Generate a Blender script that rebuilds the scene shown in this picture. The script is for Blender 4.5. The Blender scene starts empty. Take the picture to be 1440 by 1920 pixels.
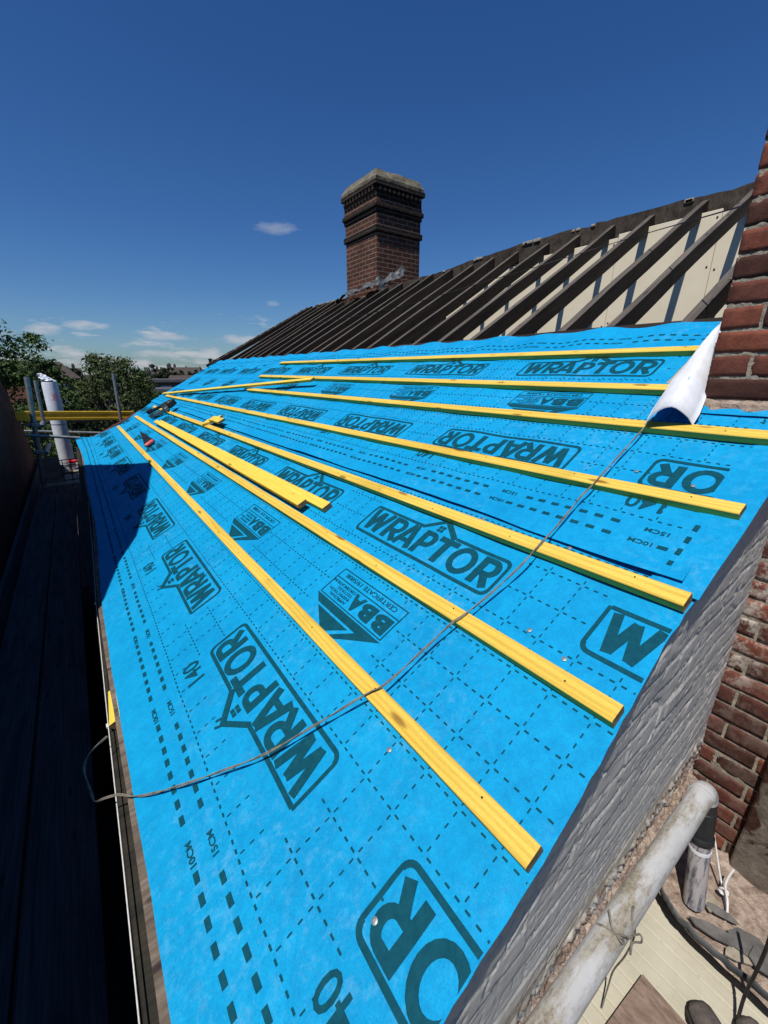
import bpy, bmesh, math, random
import numpy as np
from mathutils import Vector, Matrix, noise
random.seed(7); rng = np.random.default_rng(7)
SCN = bpy.context.scene; COL = SCN.collection

# ------------------------------------------------------------------ camera
FPX = 776.0; CX, CY = 720.0, 960.0
PITCH = math.atan(261/FPX); YAW = math.atan(594/(FPX/math.cos(PITCH)))
cp, sp = math.cos(PITCH), math.sin(PITCH)
_H = Vector((math.sin(YAW), math.cos(YAW), 0)); _R = Vector((math.cos(YAW), -math.sin(YAW), 0)); _Z = Vector((0, 0, 1))
FW = _H*cp - _Z*sp; UPV = _H*sp + _Z*cp
cd = bpy.data.cameras.new('camera'); cam = bpy.data.objects.new('camera', cd); COL.objects.link(cam)
cd.sensor_fit = 'VERTICAL'; cd.sensor_height = 24; cd.lens = 24*FPX/1920; cd.clip_start = 0.02; cd.clip_end = 4000
cam.matrix_world = Matrix(((_R.x, UPV.x, -FW.x, 0), (_R.y, UPV.y, -FW.y, 0), (_R.z, UPV.z, -FW.z, 0), (0, 0, 0, 1)))
SCN.camera = cam
SCN.render.resolution_x = 768; SCN.render.resolution_y = 1024

# ------------------------------------------------------------------ light
SUN = Vector((-.49, -.16, 1.0)).normalized()
sl = bpy.data.lights.new('sun', 'SUN'); so = bpy.data.objects.new('sun', sl); COL.objects.link(so)
sl.energy = 4.6; sl.angle = math.radians(.5); sl.color = (1, .96, .9)
so.rotation_euler = SUN.to_track_quat('Z', 'Y').to_euler()
world = bpy.data.worlds.new('World'); SCN.world = world; world.use_nodes = True
SCN.view_settings.view_transform = 'Standard'; SCN.view_settings.look = 'None'
SCN.view_settings.exposure = 0.0; SCN.view_settings.gamma = 1.0

def build_world():
    nt = world.node_tree; N = nt.nodes; L = nt.links; N.clear()
    out = N.new('ShaderNodeOutputWorld'); bg = N.new('ShaderNodeBackground'); bg.inputs[1].default_value = .08
    sky = N.new('ShaderNodeTexSky'); sky.sky_type = 'NISHITA'; sky.sun_disc = False
    sky.sun_elevation = math.asin(SUN.z); sky.sun_rotation = math.atan2(SUN.x, SUN.y)
    sky.air_density = 1.0; sky.dust_density = .5; sky.ozone_density = 2.2; sky.altitude = 100
    hs = N.new('ShaderNodeHueSaturation'); hs.inputs['Saturation'].default_value = 1.25
    L.new(sky.outputs[0], hs.inputs['Color'])
    tn = N.new('ShaderNodeMix'); tn.data_type = 'RGBA'; tn.blend_type = 'MULTIPLY'; tn.inputs[0].default_value = 1; tn.inputs[7].default_value = (.56, .76, 1.04, 1); L.new(hs.outputs[0], tn.inputs[6])
    # thin fair-weather clouds low over the horizon, laid out by sky direction
    tc = N.new('ShaderNodeTexCoord'); sep = N.new('ShaderNodeSeparateXYZ'); L.new(tc.outputs['Generated'], sep.inputs[0])
    def m(op, a, b=None, c=None):
        n = N.new('ShaderNodeMath'); n.operation = op
        for i, v in enumerate((a, b, c)):
            if v is None: continue
            if isinstance(v, (int, float)): n.inputs[i].default_value = v
            else: L.new(v, n.inputs[i])
        return n.outputs[0]
    az = m('ARCTAN2', sep.outputs[0], sep.outputs[1]); el = m('ARCSINE', sep.outputs[2])
    comb = N.new('ShaderNodeCombineXYZ'); L.new(m('MULTIPLY', az, 9.0), comb.inputs[0]); L.new(m('MULTIPLY', el, 42.0), comb.inputs[1])
    nz = N.new('ShaderNodeTexNoise'); nz.inputs['Scale'].default_value = 1.0; nz.inputs['Detail'].default_value = 7; nz.inputs['Roughness'].default_value = .58
    L.new(comb.outputs[0], nz.inputs['Vector'])
    band = m('MULTIPLY', m('SMOOTH_MIN', m('MULTIPLY', m('SUBTRACT', .15, el), 16.0), 1.0, .2), m('GREATER_THAN', el, -.02))
    band = m('MAXIMUM', band, 0.0)
    low = m('MULTIPLY', m('SUBTRACT', m('ADD', nz.outputs[0], m('MULTIPLY', m('SUBTRACT', .085, el), 1.8)), .565), 8.0)
    low = m('MINIMUM', m('MAXIMUM', low, 0.0), 1.0)
    cl = m('MULTIPLY', m('MULTIPLY', low, band), .8)
    comb2 = N.new('ShaderNodeCombineXYZ'); L.new(m('MULTIPLY', az, 26.0), comb2.inputs[0]); L.new(m('MULTIPLY', el, 80.0), comb2.inputs[1])
    nz2 = N.new('ShaderNodeTexNoise'); nz2.inputs['Scale'].default_value = 1.0; nz2.inputs['Detail'].default_value = 5; L.new(comb2.outputs[0], nz2.inputs['Vector'])
    def blob(px, py, w, h, s):
        d = FW*FPX + _R*(px-CX) - UPV*(py-CY); d.normalize(); a0 = math.atan2(d.x, d.y); e0 = math.asin(d.z)
        u = m('DIVIDE', m('SUBTRACT', az, a0), w); v = m('DIVIDE', m('SUBTRACT', el, e0), h)
        r = m('ADD', m('MULTIPLY', u, u), m('MULTIPLY', v, v))
        g = m('SUBTRACT', m('SUBTRACT', 1.15, r), m('MULTIPLY', m('SUBTRACT', nz2.outputs[0], .5), -3.2))
        return m('MULTIPLY', m('MINIMUM', m('MAXIMUM', m('MULTIPLY', g, .8), 0.0), 1.0), s)
    for args in ((518, 427, .045, .012, .34), (84, 618, .028, .010, .8), (163, 610, .036, .009, .8), (305, 632, .04, .008, .55), (450, 637, .045, .010, .7), (512, 569, .014, .006, .35), (300, 664, .05, .008, .6)):
        cl = m('MAXIMUM', cl, blob(*args))
    mix = N.new('ShaderNodeMix'); mix.data_type = 'RGBA'; L.new(cl, mix.inputs[0]); L.new(tn.outputs[2], mix.inputs[6]); mix.inputs[7].default_value = (6.4, 6.6, 7.2, 1)
    L.new(mix.outputs[2], bg.inputs[0]); L.new(bg.outputs[0], out.inputs[0])
build_world()

# ------------------------------------------------------------------ helpers
TH = math.radians(27); SV = Vector((math.cos(TH), 0, math.sin(TH))); NV = Vector((-math.sin(TH), 0, math.cos(TH))); CAMH = .944
def R(a, y, h=0.0): return SV*a + Vector((0, y, 0)) + NV*(h-CAMH)          # a = metres up the slope, y = along the eaves
def ray(x, y): return FW*FPX + _R*(x-CX) - UPV*(y-CY)
def rc(x, y, h=0.0):                                                        # photo pixel -> (a, y) on the roof, h above it
    d = ray(x, y); P = d*((h-CAMH)/d.dot(NV)); return P.dot(SV), P.y
def onX(x, y, X): d = ray(x, y); return d*(X/d.x)
def onY(x, y, Y): d = ray(x, y); return d*(Y/d.y)
def onZ(x, y, Z): d = ray(x, y); return d*(Z/d.z)

def mesh_obj(name, verts, faces, mat, parent=None, smooth=False, mats=None, mi=None):
    me = bpy.data.meshes.new(name); me.from_pydata([tuple(v) for v in verts], [], [tuple(f) for f in faces])
    for m_ in (mats or [mat]): me.materials.append(m_)
    if mi is not None: me.polygons.foreach_set('material_index', mi)
    if smooth: me.polygons.foreach_set('use_smooth', [True]*len(me.polygons))
    me.update(); o = bpy.data.objects.new(name, me); COL.objects.link(o)
    if parent: o.parent = parent; o.matrix_parent_inverse = parent.matrix_world.inverted()
    return o
def tag(o, label=None, cat=None, group=None, kind=None):
    if label: o['label'] = label
    if cat: o['category'] = cat
    if group: o['group'] = group
    if kind: o['kind'] = kind
    return o
def empty(name, loc, label=None, cat=None, group=None):
    o = bpy.data.objects.new(name, None); o.location = loc; o.empty_display_size = .1; COL.objects.link(o)
    o.matrix_world = Matrix.Translation(Vector(loc)); return tag(o, label, cat, group)

class MB:
    def __init__(s): s.v = []; s.f = []; s.mi = []
    def add(s, vs, fs, mi=0):
        b = len(s.v); s.v += [Vector(v) for v in vs]; s.f += [[i+b for i in f] for f in fs]; s.mi += [mi]*len(fs); return s
    def box(s, lo, hi, M=None, mi=0, bev=0.0):
        if bev > 0:
            bm = bmesh.new(); bmesh.ops.create_cube(bm, size=1)
            for v in bm.verts: v.co = Vector([(lo[i]+hi[i])/2 + v.co[i]*(hi[i]-lo[i]) for i in range(3)])
            bmesh.ops.bevel(bm, geom=bm.edges[:], offset=bev, segments=1, affect='EDGES')
            bm.verts.index_update(); vs = [v.co.copy() for v in bm.verts]; fs = [[v.index for v in f.verts] for f in bm.faces]; bm.free()
        else:
            vs = [Vector((x, y, z)) for x in (lo[0], hi[0]) for y in (lo[1], hi[1]) for z in (lo[2], hi[2])]
            fs = [(0, 1, 3, 2), (4, 6, 7, 5), (0, 4, 5, 1), (2, 3, 7, 6), (0, 2, 6, 4), (1, 5, 7, 3)]
        if M: vs = [M @ v for v in vs]
        return s.add(vs, fs, mi)
    def tube(s, pts, r, n=10, cap=True, mi=0):
        pts = [Vector(p) for p in pts]; rr = r if isinstance(r, (list, tuple)) else [r]*len(pts)
        vs = []; fs = []; up = None
        for i, p in enumerate(pts):
            t = (pts[min(i+1, len(pts)-1)]-pts[max(i-1, 0)]).normalized()
            if up is None: up = Vector((0, 0, 1)) if abs(t.z) < .9 else Vector((1, 0, 0))
            a = t.cross(up); a = a.normalized() if a.length > 1e-6 else t.orthogonal().normalized(); b = a.cross(t).normalized(); up = b
            for k in range(n):
                an = 2*math.pi*k/n; vs.append(p+(a*math.cos(an)+b*math.sin(an))*rr[i])
        for i in range(len(pts)-1):
            for k in range(n): fs.append((i*n+k, i*n+(k+1) % n, (i+1)*n+(k+1) % n, (i+1)*n+k))
        if cap: fs.append(tuple(range(n))[::-1]); fs.append(tuple((len(pts)-1)*n+k for k in range(n)))
        return s.add(vs, fs, mi)
    def prism(s, poly, off, mi=0):           # poly: list of 3D points, off: thickness vector
        n = len(poly); off = Vector(off); vs = [Vector(p) for p in poly]+[Vector(p)+off for p in poly]
        fs = [tuple(range(n)), tuple(range(2*n-1, n-1, -1))]+[(i, i+n, (i+1) % n+n, (i+1) % n) for i in range(n)]
        return s.add(vs, fs, mi)
    def build(s, name, mat, parent=None, smooth=False, mats=None):
        o = mesh_obj(name, s.v, s.f, mat, parent, False, mats, s.mi if mats else None)
        bm = bmesh.new(); bm.from_mesh(o.data); bmesh.ops.recalc_face_normals(bm, faces=bm.faces); bm.to_mesh(o.data); bm.free()
        if smooth:
            o.data.polygons.foreach_set('use_smooth', [True]*len(o.data.polygons)); 
            try: o.data.set_sharp_from_angle(angle=math.radians(40))
            except Exception: pass
        return o

def catmull(pts, k=8):
    pts = [Vector(p) for p in pts]; P = [pts[0]*2-pts[1]]+pts+[pts[-1]*2-pts[-2]]; out = []
    for i in range(1, len(P)-2):
        for j in range(k):
            t = j/k; a, b, c, d = P[i-1], P[i], P[i+1], P[i+2]
            out.append(.5*((2*b)+(c-a)*t+(2*a-5*b+4*c-d)*t*t+(3*b-a-3*c+d)*t**3))
    return out+[pts[-1]]

# ------------------------------------------------------------------ materials
class MT:
    def __init__(s, name, rough=.8, metal=0.0, spec=.3):
        s.m = bpy.data.materials.new(name); s.m.use_nodes = True; s.N = s.m.node_tree.nodes; s.L = s.m.node_tree.links
        s.b = s.N['Principled BSDF']; s.b.inputs['Roughness'].default_value = rough; s.b.inputs['Metallic'].default_value = metal
        s.b.inputs['Specular IOR Level'].default_value = spec; s.h = None
        s.tc = s.N.new('ShaderNodeTexCoord')
    def vec(s, scale=(1, 1, 1), rot=(0, 0, 0), src='Object'):
        mp = s.N.new('ShaderNodeMapping'); mp.inputs['Scale'].default_value = scale; mp.inputs['Rotation'].default_value = rot
        s.L.new(s.tc.outputs[src], mp.inputs[0]); return mp.outputs[0]
    def noise(s, scale, detail=4, rough=.55, vec=None, dist=0.0):
        n = s.N.new('ShaderNodeTexNoise'); n.inputs['Scale'].default_value = scale; n.inputs['Detail'].default_value = detail
        n.inputs['Roughness'].default_value = rough; n.inputs['Distortion'].default_value = dist
        s.L.new(vec if vec is not None else s.tc.outputs['Object'], n.inputs['Vector']); return n.outputs[0]
    def ramp(s, fac, stops):
        r = s.N.new('ShaderNodeValToRGB'); e = r.color_ramp.elements
        while len(e) < len(stops): e.new(.5)
        for i, (p, c) in enumerate(stops): e[i].position = p; e[i].color = (*c, 1) if len(c) == 3 else c
        s.L.new(fac, r.inputs[0]); return r.outputs[0]
    def mix(s, fac, a, b, mode='MIX'):
        n = s.N.new('ShaderNodeMix'); n.data_type = 'RGBA'; n.blend_type = mode
        for i, v in ((0, fac), (6, a), (7, b)):
            if isinstance(v, (int, float)): n.inputs[i].default_value = v
            elif isinstance(v, tuple): n.inputs[i].default_value = (*v, 1)
            else: s.L.new(v, n.inputs[i])
        return n.outputs[2]
    def math(s, op, a, b=0.0):
        n = s.N.new('ShaderNodeMath'); n.operation = op
        for i, v in ((0, a), (1, b)):
            if isinstance(v, (int, float)): n.inputs[i].default_value = v
            else: s.L.new(v, n.inputs[i])
        return n.outputs[0]
    def color(s, c):
        if isinstance(c, tuple): s.b.inputs['Base Color'].default_value = (*c, 1)
        else: s.L.new(c, s.b.inputs['Base Color'])
        return s
    def bump(s, h, strength=.5, dist=.01):
        n = s.N.new('ShaderNodeBump'); n.inputs['Strength'].default_value = strength; n.inputs['Distance'].default_value = dist
        s.L.new(h, n.inputs['Height'])
        if s.h is not None: s.L.new(s.h, n.inputs['Normal'])
        s.h = n.outputs[0]; s.L.new(s.h, s.b.inputs['Normal']); return s

def simple(name, c1, c2, scale=6, rough=.8, metal=0.0, bump=.3, bd=.004, detail=5, spec=.3, vscale=(1, 1, 1), src='Object'):
    t = MT(name, rough, metal, spec); v = t.vec(vscale, src=src); n = t.noise(scale, detail, .6, v)
    t.color(t.ramp(n, [(.3, c1), (.7, c2)]))
    if bump: t.bump(t.noise(scale*4, 4, .6, v), bump, bd)
    return t.m

def wood(name, c1, c2, dark, knots=True, rough=.7, sc=1.0, streak=1.0):
    t = MT(name, rough, 0, .25)
    oi = t.N.new('ShaderNodeObjectInfo'); ad = t.N.new('ShaderNodeVectorMath'); ad.operation = 'ADD'
    cb = t.N.new('ShaderNodeCombineXYZ'); t.L.new(t.math('MULTIPLY', oi.outputs['Random'], 37.0), cb.inputs[0]); t.L.new(t.math('MULTIPLY', oi.outputs['Random'], 11.0), cb.inputs[1])
    t.L.new(t.tc.outputs['Object'], ad.inputs[0]); t.L.new(cb.outputs[0], ad.inputs[1])
    mp = t.N.new('ShaderNodeMapping'); mp.inputs['Scale'].default_value = (1.9*sc, 20*sc, 20*sc); t.L.new(ad.outputs[0], mp.inputs[0])
    wv = t.N.new('ShaderNodeTexWave'); wv.wave_type = 'BANDS'; wv.bands_direction = 'Y'; wv.inputs['Scale'].default_value = .9; wv.inputs['Distortion'].default_value = 9.0; wv.inputs['Detail'].default_value = 2.5; wv.inputs['Detail Scale'].default_value = .9
    t.L.new(mp.outputs[0], wv.inputs['Vector'])
    n1 = t.noise(1.0, 6, .6, mp.outputs[0], .6)
    base = t.ramp(n1, [(.3, c1), (.68, c2)])
    line = t.ramp(wv.outputs[1], [(.0, (1, 1, 1)), (.62, (.95, .93, .90)), (.88, (.55, .42, .30)), (1, (.85, .78, .70))])
    c = t.mix(.5*streak, base, line, 'MULTIPLY')
    if knots:
        mp2 = t.N.new('ShaderNodeMapping'); mp2.inputs['Scale'].default_value = (4.2, 17, 17); t.L.new(ad.outputs[0], mp2.inputs[0])
        vo = t.N.new('ShaderNodeTexVoronoi'); vo.inputs['Scale'].default_value = 1.0; t.L.new(mp2.outputs[0], vo.inputs['Vector'])
        k = t.ramp(vo.outputs['Distance'], [(.0, (1, 1, 1)), (.11, (.7, .7, .7)), (.17, (0, 0, 0))])
        c = t.mix(k, c, dark)
        st = t.noise(2.2, 5, .7, ad.outputs[0]); c = t.mix(t.ramp(st, [(.56, (0, 0, 0)), (.7, (.55, .55, .55))]), c, tuple(x*.72 for x in c1))
    g = t.noise(160, 3, .6, ad.outputs[0]); c = t.mix(.25, c, t.ramp(g, [(.35, (.6, .6, .6)), (.65, (1.0, 1.0, 1.0))]), 'MULTIPLY')
    t.color(c); t.bump(t.math('ADD', n1, t.math('MULTIPLY', wv.outputs[1], .3)), .35, .002)
    return t.m

def membrane_mat(name, c_lo, c_hi, scuff=.38):
    t = MT(name, .7, 0, .12)
    f = t.noise(420, 3, .7); big = t.noise(3.2, 5, .6); mid = t.noise(28, 5, .65)
    c = t.ramp(t.math('ADD', t.math('MULTIPLY', big, .5), t.math('MULTIPLY', mid, .5)), [(.36, c_lo), (.62, c_hi)])
    c = t.mix(.55, c, t.ramp(t.noise(300, 2, .8), [(.35, (.62, .72, .82)), (.65, (1.1, 1.1, 1.06))]), 'MULTIPLY'); c = t.mix(.45, c, t.ramp(t.noise(70, 4, .7), [(.35, (.72, .80, .88)), (.65, (1.08, 1.08, 1.04))]), 'MULTIPLY')
    sc = t.math('MULTIPLY', t.ramp(t.noise(30, 10, .8), [(.50, (0, 0, 0)), (.70, (1, 1, 1))]), t.ramp(t.noise(2.3, 4, .6), [(.46, (0, 0, 0)), (.64, (scuff, scuff, scuff))]))
    c = t.mix(sc, c, (.22, .50, .68))
    # woven scrim
    sv = t.vec((1, 1, 1)); sx = t.N.new('ShaderNodeSeparateXYZ'); t.L.new(sv, sx.inputs[0])
    wy = t.math('SINE', t.math('MULTIPLY', sx.outputs[1], 2200.0)); wx = t.math('SINE', t.math('MULTIPLY', sx.outputs[0], 2200.0))
    t.color(c); t.bump(t.noise(5, 6, .6), .6, .030); t.bump(t.math('ADD', t.math('MULTIPLY', t.math('ADD', wx, wy), .25), f), .22, .001)
    return t.m
def brick_tex_mat(name, bricks, mortar, scale=1.0, dirt=.5, offs=0.0, ms=.012, dark=(.015, .012, .01)):
    t = MT(name, .9, 0, .15); sx = t.N.new('ShaderNodeSeparateXYZ'); t.L.new(t.tc.outputs['Object'], sx.inputs[0])
    cb = t.N.new('ShaderNodeCombineXYZ'); t.L.new(t.math('ADD', t.math('ADD', sx.outputs[0], sx.outputs[1]), offs), cb.inputs[0]); t.L.new(sx.outputs[2], cb.inputs[1])
    b = t.N.new('ShaderNodeTexBrick'); b.inputs['Scale'].default_value = scale; b.inputs['Brick Width'].default_value = .225; b.inputs['Row Height'].default_value = .075
    b.inputs['Mortar Size'].default_value = ms*.5; b.inputs['Mortar Smooth'].default_value = .2; b.inputs['Color1'].default_value = (*bricks[0], 1); b.inputs['Color2'].default_value = (*bricks[1], 1); b.inputs['Mortar'].default_value = (*mortar, 1)
    t.L.new(cb.outputs[0], b.inputs['Vector'])
    c = t.mix(t.math('MULTIPLY', t.ramp(t.noise(2.0, 6, .65), [(.4, (0, 0, 0)), (.7, (1, 1, 1))]), dirt), b.outputs[0], dark)
    c = t.mix(.5, c, t.ramp(t.noise(30, 4, .7), [(.3, (.5, .5, .5)), (.7, (1, 1, 1))]), 'MULTIPLY')
    t.color(c); t.bump(t.math('SUBTRACT', t.math('MULTIPLY', t.noise(25, 4), .5), b.outputs[1]), .8, .01)
    return t.m
M = {}
M['blue'] = membrane_mat('blue_membrane', (.002, .262, .53), (.004, .340, .64))
def ink():
    t = MT('print_ink', .7, 0, .08); n = t.noise(60, 5, .7); t.color(t.ramp(n, [(.35, (.002, .055, .085)), (.7, (.005, .080, .115))])); t.bump(t.noise(420, 3), .2, .001); return t.m
M['ink'] = ink()
M['white_side'] = simple('white_fleece', (.62, .64, .68), (.74, .75, .78), 14, .8, bump=.5, bd=.003)
M['batten'] = wood('yellow_timber', (.70, .46, .060), (.82, .60, .115), (.22, .09, .016))
M['batten_bright'] = wood('fresh_yellow_timber', (.78, .56, .07), (.86, .65, .10), (.32, .14, .02), True, streak=.5)
M['endgrain'] = simple('timber_end_grain', (.13, .075, .035), (.30, .19, .10), 90, .9, bump=.5, bd=.002)
M['rafter'] = wood('shaded_weathered_rafter', (.012, .008, .006), (.038, .028, .021), (.005, .004, .003), True, .85, .7)  # rafter sides: shade painted in as a near-black brown
M['raftertop'] = wood('sunlit_weathered_rafter_top', (.06, .05, .042), (.16, .14, .12), (.03, .02, .02), True, .85, .7)  # rafter tops: grey weathering, plus sunlight painted in as a paler colour
M['ridge'] = wood('ridge_timber', (.028, .021, .016), (.10, .08, .062), (.02, .015, .012), True, .9, .5)
M['cream'] = simple('cream_board', (.78, .68, .50), (.84, .75, .57), 4, .8, bump=.1)
M['shade_timber'] = wood('shaded_fascia_timber', (.014, .015, .013), (.045, .04, .03), (.006, .006, .006), False, .85)  # near-black colour holds the shade falling on the fascia
M['grey_timber'] = wood('grey_edge_timber', (.07, .055, .045), (.22, .18, .145), (.03, .02, .02), True, .9)
M['deck'] = wood('shaded_scaffold_board', (.050, .053, .060), (.13, .128, .125), (.03, .03, .03), True, .95)  # walkway boards: their shade is painted into the dark bluish colour
M['deck_lit'] = wood('sunlit_scaffold_board', (.26, .22, .17), (.40, .34, .27), (.1, .07, .05), True, .9)  # sunlit counterpart of the walkway boards, light put into the paler colour
M['galv'] = simple('galvanised_tube', (.20, .22, .22), (.36, .38, .38), 12, .5, .6, .2)
M['darkmetal'] = simple('dark_metal', (.01, .01, .012), (.03, .03, .032), 12, .6, .5, .2)
M['yellow'] = simple('yellow_paint_timber', (.80, .46, .025), (.92, .58, .05), 5, .6, bump=.2, vscale=(1, 6, 6))
M['mortar'] = simple('mortar', (.22, .185, .14), (.40, .35, .27), 26, .95, bump=.9, bd=.006)
M['lead'] = simple('lead_sheet', (.03, .033, .036), (.14, .15, .155), 6, .6, .3, .5, .004)
M['conc'] = simple('chimney_concrete', (.09, .08, .055), (.22, .195, .14), 9, .95, bump=.8, bd=.02)
M['string'] = simple('white_cord', (.55, .54, .50), (.75, .74, .70), 60, .8)
M['string_old'] = simple('weathered_cord', (.11, .095, .075), (.27, .245, .20), 60, .85)
M['white_plastic'] = simple('white_wrap', (.60, .64, .70), (.74, .77, .82), 5, .35, bump=.3, bd=.01, spec=.5)
M['red'] = simple('red_plastic', (.45, .01, .02), (.6, .02, .04), 9, .5)
M['pink'] = simple('pink_red_handle', (.65, .09, .10), (.75, .16, .15), 20, .5)
M['black'] = simple('black_plastic', (.010, .011, .012), (.028, .03, .032), 20, .45, bump=.2)
M['tool'] = simple('tool_housing', (.014, .022, .022), (.05, .06, .058), 30, .4, .2, .2)
M['cable'] = simple('black_cable', (.012, .010, .012), (.03, .025, .028), 50, .6)
M['slate'] = simple('slate_fragment', (.07, .065, .06), (.16, .15, .14), 20, .8, bump=.6, bd=.003)
M['rubble'] = simple('mortar_rubble', (.17, .115, .085), (.52, .41, .33), 30, .95, bump=1.0, bd=.01, detail=8)
M['inside'] = simple('attic_shade', (.006, .005, .004), (.014, .012, .010), 4, .95)  # near-black stands in for the shade of the unlit loft

def grey_wall_mat():
    t = MT('grey_painted_brick', .75, 0, .25)
    n = t.noise(14, 8, .68); v = t.vec((2.2, 2.2, 9)); n2 = t.noise(3, 6, .6, v)
    c = t.ramp(t.math('ADD', t.math('MULTIPLY', n, .5), t.math('MULTIPLY', n2, .5)), [(.3, (.47, .45, .41)), (.55, (.58, .56, .515)), (.75, (.67, .65, .60))])
    at = t.N.new('ShaderNodeAttribute'); at.attribute_name = 'chip'
    c = t.mix(at.outputs['Fac'], c, t.ramp(t.noise(60, 5, .7), [(.3, (.14, .085, .06)), (.7, (.50, .38, .30))]))
    t.color(c); t.bump(t.noise(40, 6, .7), .30, .002); return t.m
M['greywall'] = grey_wall_mat()
def brick_mat():
    t = MT('red_brick', .85, 0, .2); at = t.N.new('ShaderNodeAttribute'); at.attribute_name = 'tone'
    base = t.ramp(at.outputs['Fac'], [(0, (.060, .026, .019)), (.4, (.115, .042, .030)), (.75, (.19, .062, .040)), (1, (.30, .088, .044))])
    n = t.noise(22, 8, .7); c = t.mix(.75, base, t.ramp(n, [(.28, (.4, .37, .35)), (.6, (1, 1, 1)), (.75, (1.4, 1.3, 1.2))]), 'MULTIPLY')
    pt = t.N.new('ShaderNodeAttribute'); pt.attribute_name = 'paint'
    sm = t.ramp(t.noise(16, 7, .75, t.vec((1, 1, 1), (0, 0, .3))), [(.47, (0, 0, 0)), (.58, (1, 1, 1))])
    c = t.mix(t.math('MULTIPLY', t.math('MULTIPLY', sm, .8), pt.outputs['Fac']), c, (.45, .40, .34))
    t.color(c); t.bump(n, .6, .007); t.bump(t.noise(130, 4, .7), .4, .002); return t.m
M['brick'] = brick_mat()
M['oldbrick'] = brick_tex_mat('chimney_brick', ((.095, .038, .026), (.15, .055, .034)), (.30, .25, .20), 1.0, .45, ms=.014)
M['sootbrick'] = brick_tex_mat('soot_brick', ((.018, .014, .012), (.036, .022, .018)), (.12, .10, .08), 1.0, .6)
M['neighbrick'] = brick_tex_mat('neighbour_brick', ((.11, .040, .028), (.17, .058, .040)), (.075, .062, .052), 1.0, .4)
def render_mat():
    t = MT('stained_render', .9, 0, .2); n = t.noise(11, 8, .72); st = t.noise(6.5, 6, .65, None, .8)
    c = t.ramp(n, [(.3, (.09, .07, .052)), (.6, (.21, .175, .14)), (.8, (.38, .33, .27))])
    c = t.mix(t.ramp(st, [(.53, (0, 0, 0)), (.58, (1, 1, 1))]), c, t.ramp(t.noise(50, 5, .7), [(.3, (.022, .009, .006)), (.7, (.085, .036, .022))]))
    t.color(c); t.bump(n, 1.0, .02); return t.m
M['render'] = render_mat()
def pipe_mat():
    t = MT('dirty_grey_pipe', .42, 0, .4); n = t.noise(9, 8, .7); st = t.noise(5, 6, .75, t.vec((.6, 2.5, 2.5)))
    c = t.ramp(n, [(.3, (.40, .40, .395)), (.7, (.52, .52, .52))])
    c = t.mix(t.ramp(st, [(.49, (0, 0, 0)), (.60, (.9, .9, .9))]), c, t.ramp(t.noise(90, 5, .7), [(.3, (.13, .10, .065)), (.65, (.36, .32, .24))]))
    t.color(c); t.bump(t.noise(120, 4, .7), .15, .002); return t.m
M['pipe'] = pipe_mat()
def bpipe():
    t = MT('scuffed_black_pipe', .45, 0, .4); st = t.noise(6, 8, .7, t.vec((9, 9, 1.2)))
    c = t.ramp(st, [(.33, (.03, .034, .045)), (.44, (.16, .16, .18)), (.52, (.46, .42, .41))]); t.color(c); t.bump(st, .2, .002); return t.m
M['blackpipe'] = bpipe()
def creamdeck():
    t = MT('cream_grooved_board', .75, 0, .25); n = t.noise(5, 7, .65); s = t.noise(3, 6, .7, t.vec((22, 1.0, 1)))
    c = t.ramp(n, [(.3, (.40, .37, .285)), (.7, (.52, .485, .385))]); c = t.mix(t.ramp(s, [(.56, (0, 0, 0)), (.72, (.5, .5, .5))]), c, (.36, .33, .25))
    c = t.mix(t.ramp(t.noise(70, 5, .7), [(.62, (0, 0, 0)), (.72, (.7, .7, .7))]), c, (.2, .17, .12))
    t.color(c); t.bump(n, .3, .005); return t.m
M['creamdeck'] = creamdeck()
M['brownboard'] = simple('brown_fibre_board', (.13, .085, .06), (.30, .22, .175), 60, .95, bump=.8, bd=.004, detail=6, vscale=(1, .35, 1))
M['boot'] = simple('scuffed_boot_leather', (.055, .045, .04), (.15, .125, .115), 26, .8, bump=.5)
M['sole'] = simple('boot_sole', (.012, .011, .010), (.03, .028, .026), 30, .8)

# ------------------------------------------------------------------ roof covering
def sstep(x, a, b): t = min(max((x-a)/(b-a), 0), 1); return t*t*(3-2*t)
def sag(a, y):
    amp = .0025 + .011*sstep(a, 1.95, 2.36) + .003*sstep(y, 4, 8)
    k = math.sin(math.pi*(y-.98)/.365)**2
    w = .0028*noise.noise(Vector((a*5.1, y*2.3, 3.3))) + .0016*noise.noise(Vector((a*13, y*9, 7.7))) + .0030*max(0, 1-abs(noise.noise(Vector((a*2.3+y*.9, y*1.1-a*1.6, 21))))/.10)*sstep(noise.noise(Vector((a*1.3, y*.9, 31))), -.15, .3) + .0022*max(0, 1-abs(noise.noise(Vector((a*1.7-y*1.9, y*2.1+a*2.2, 51))))/.08)*sstep(noise.noise(Vector((a*1.9, y*1.1, 61))), 0, .3)
    w += .0022*math.sin((a*1.7+y*1.1)*9+2*noise.noise(Vector((a*2, y*2, 0))))*sstep(noise.noise(Vector((a*1.6, y*1.1, 9))), -.1, .5)
    return -amp*k + w
def yfar(a): return float(np.interp(a, [-.56, -.3, .18, .6, 1.0, 1.5, 2.36], [8.45, 8.25, 8.05, 8.4, 8.75, 8.85, 9.2]))
def mem_h(a, y, lift=0.0):
    h = sag(a, y)+lift
    h += .10*sstep(y, 7.0, 8.4)*sstep(-a, .30, .56)      # curled far corner
    return h

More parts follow.
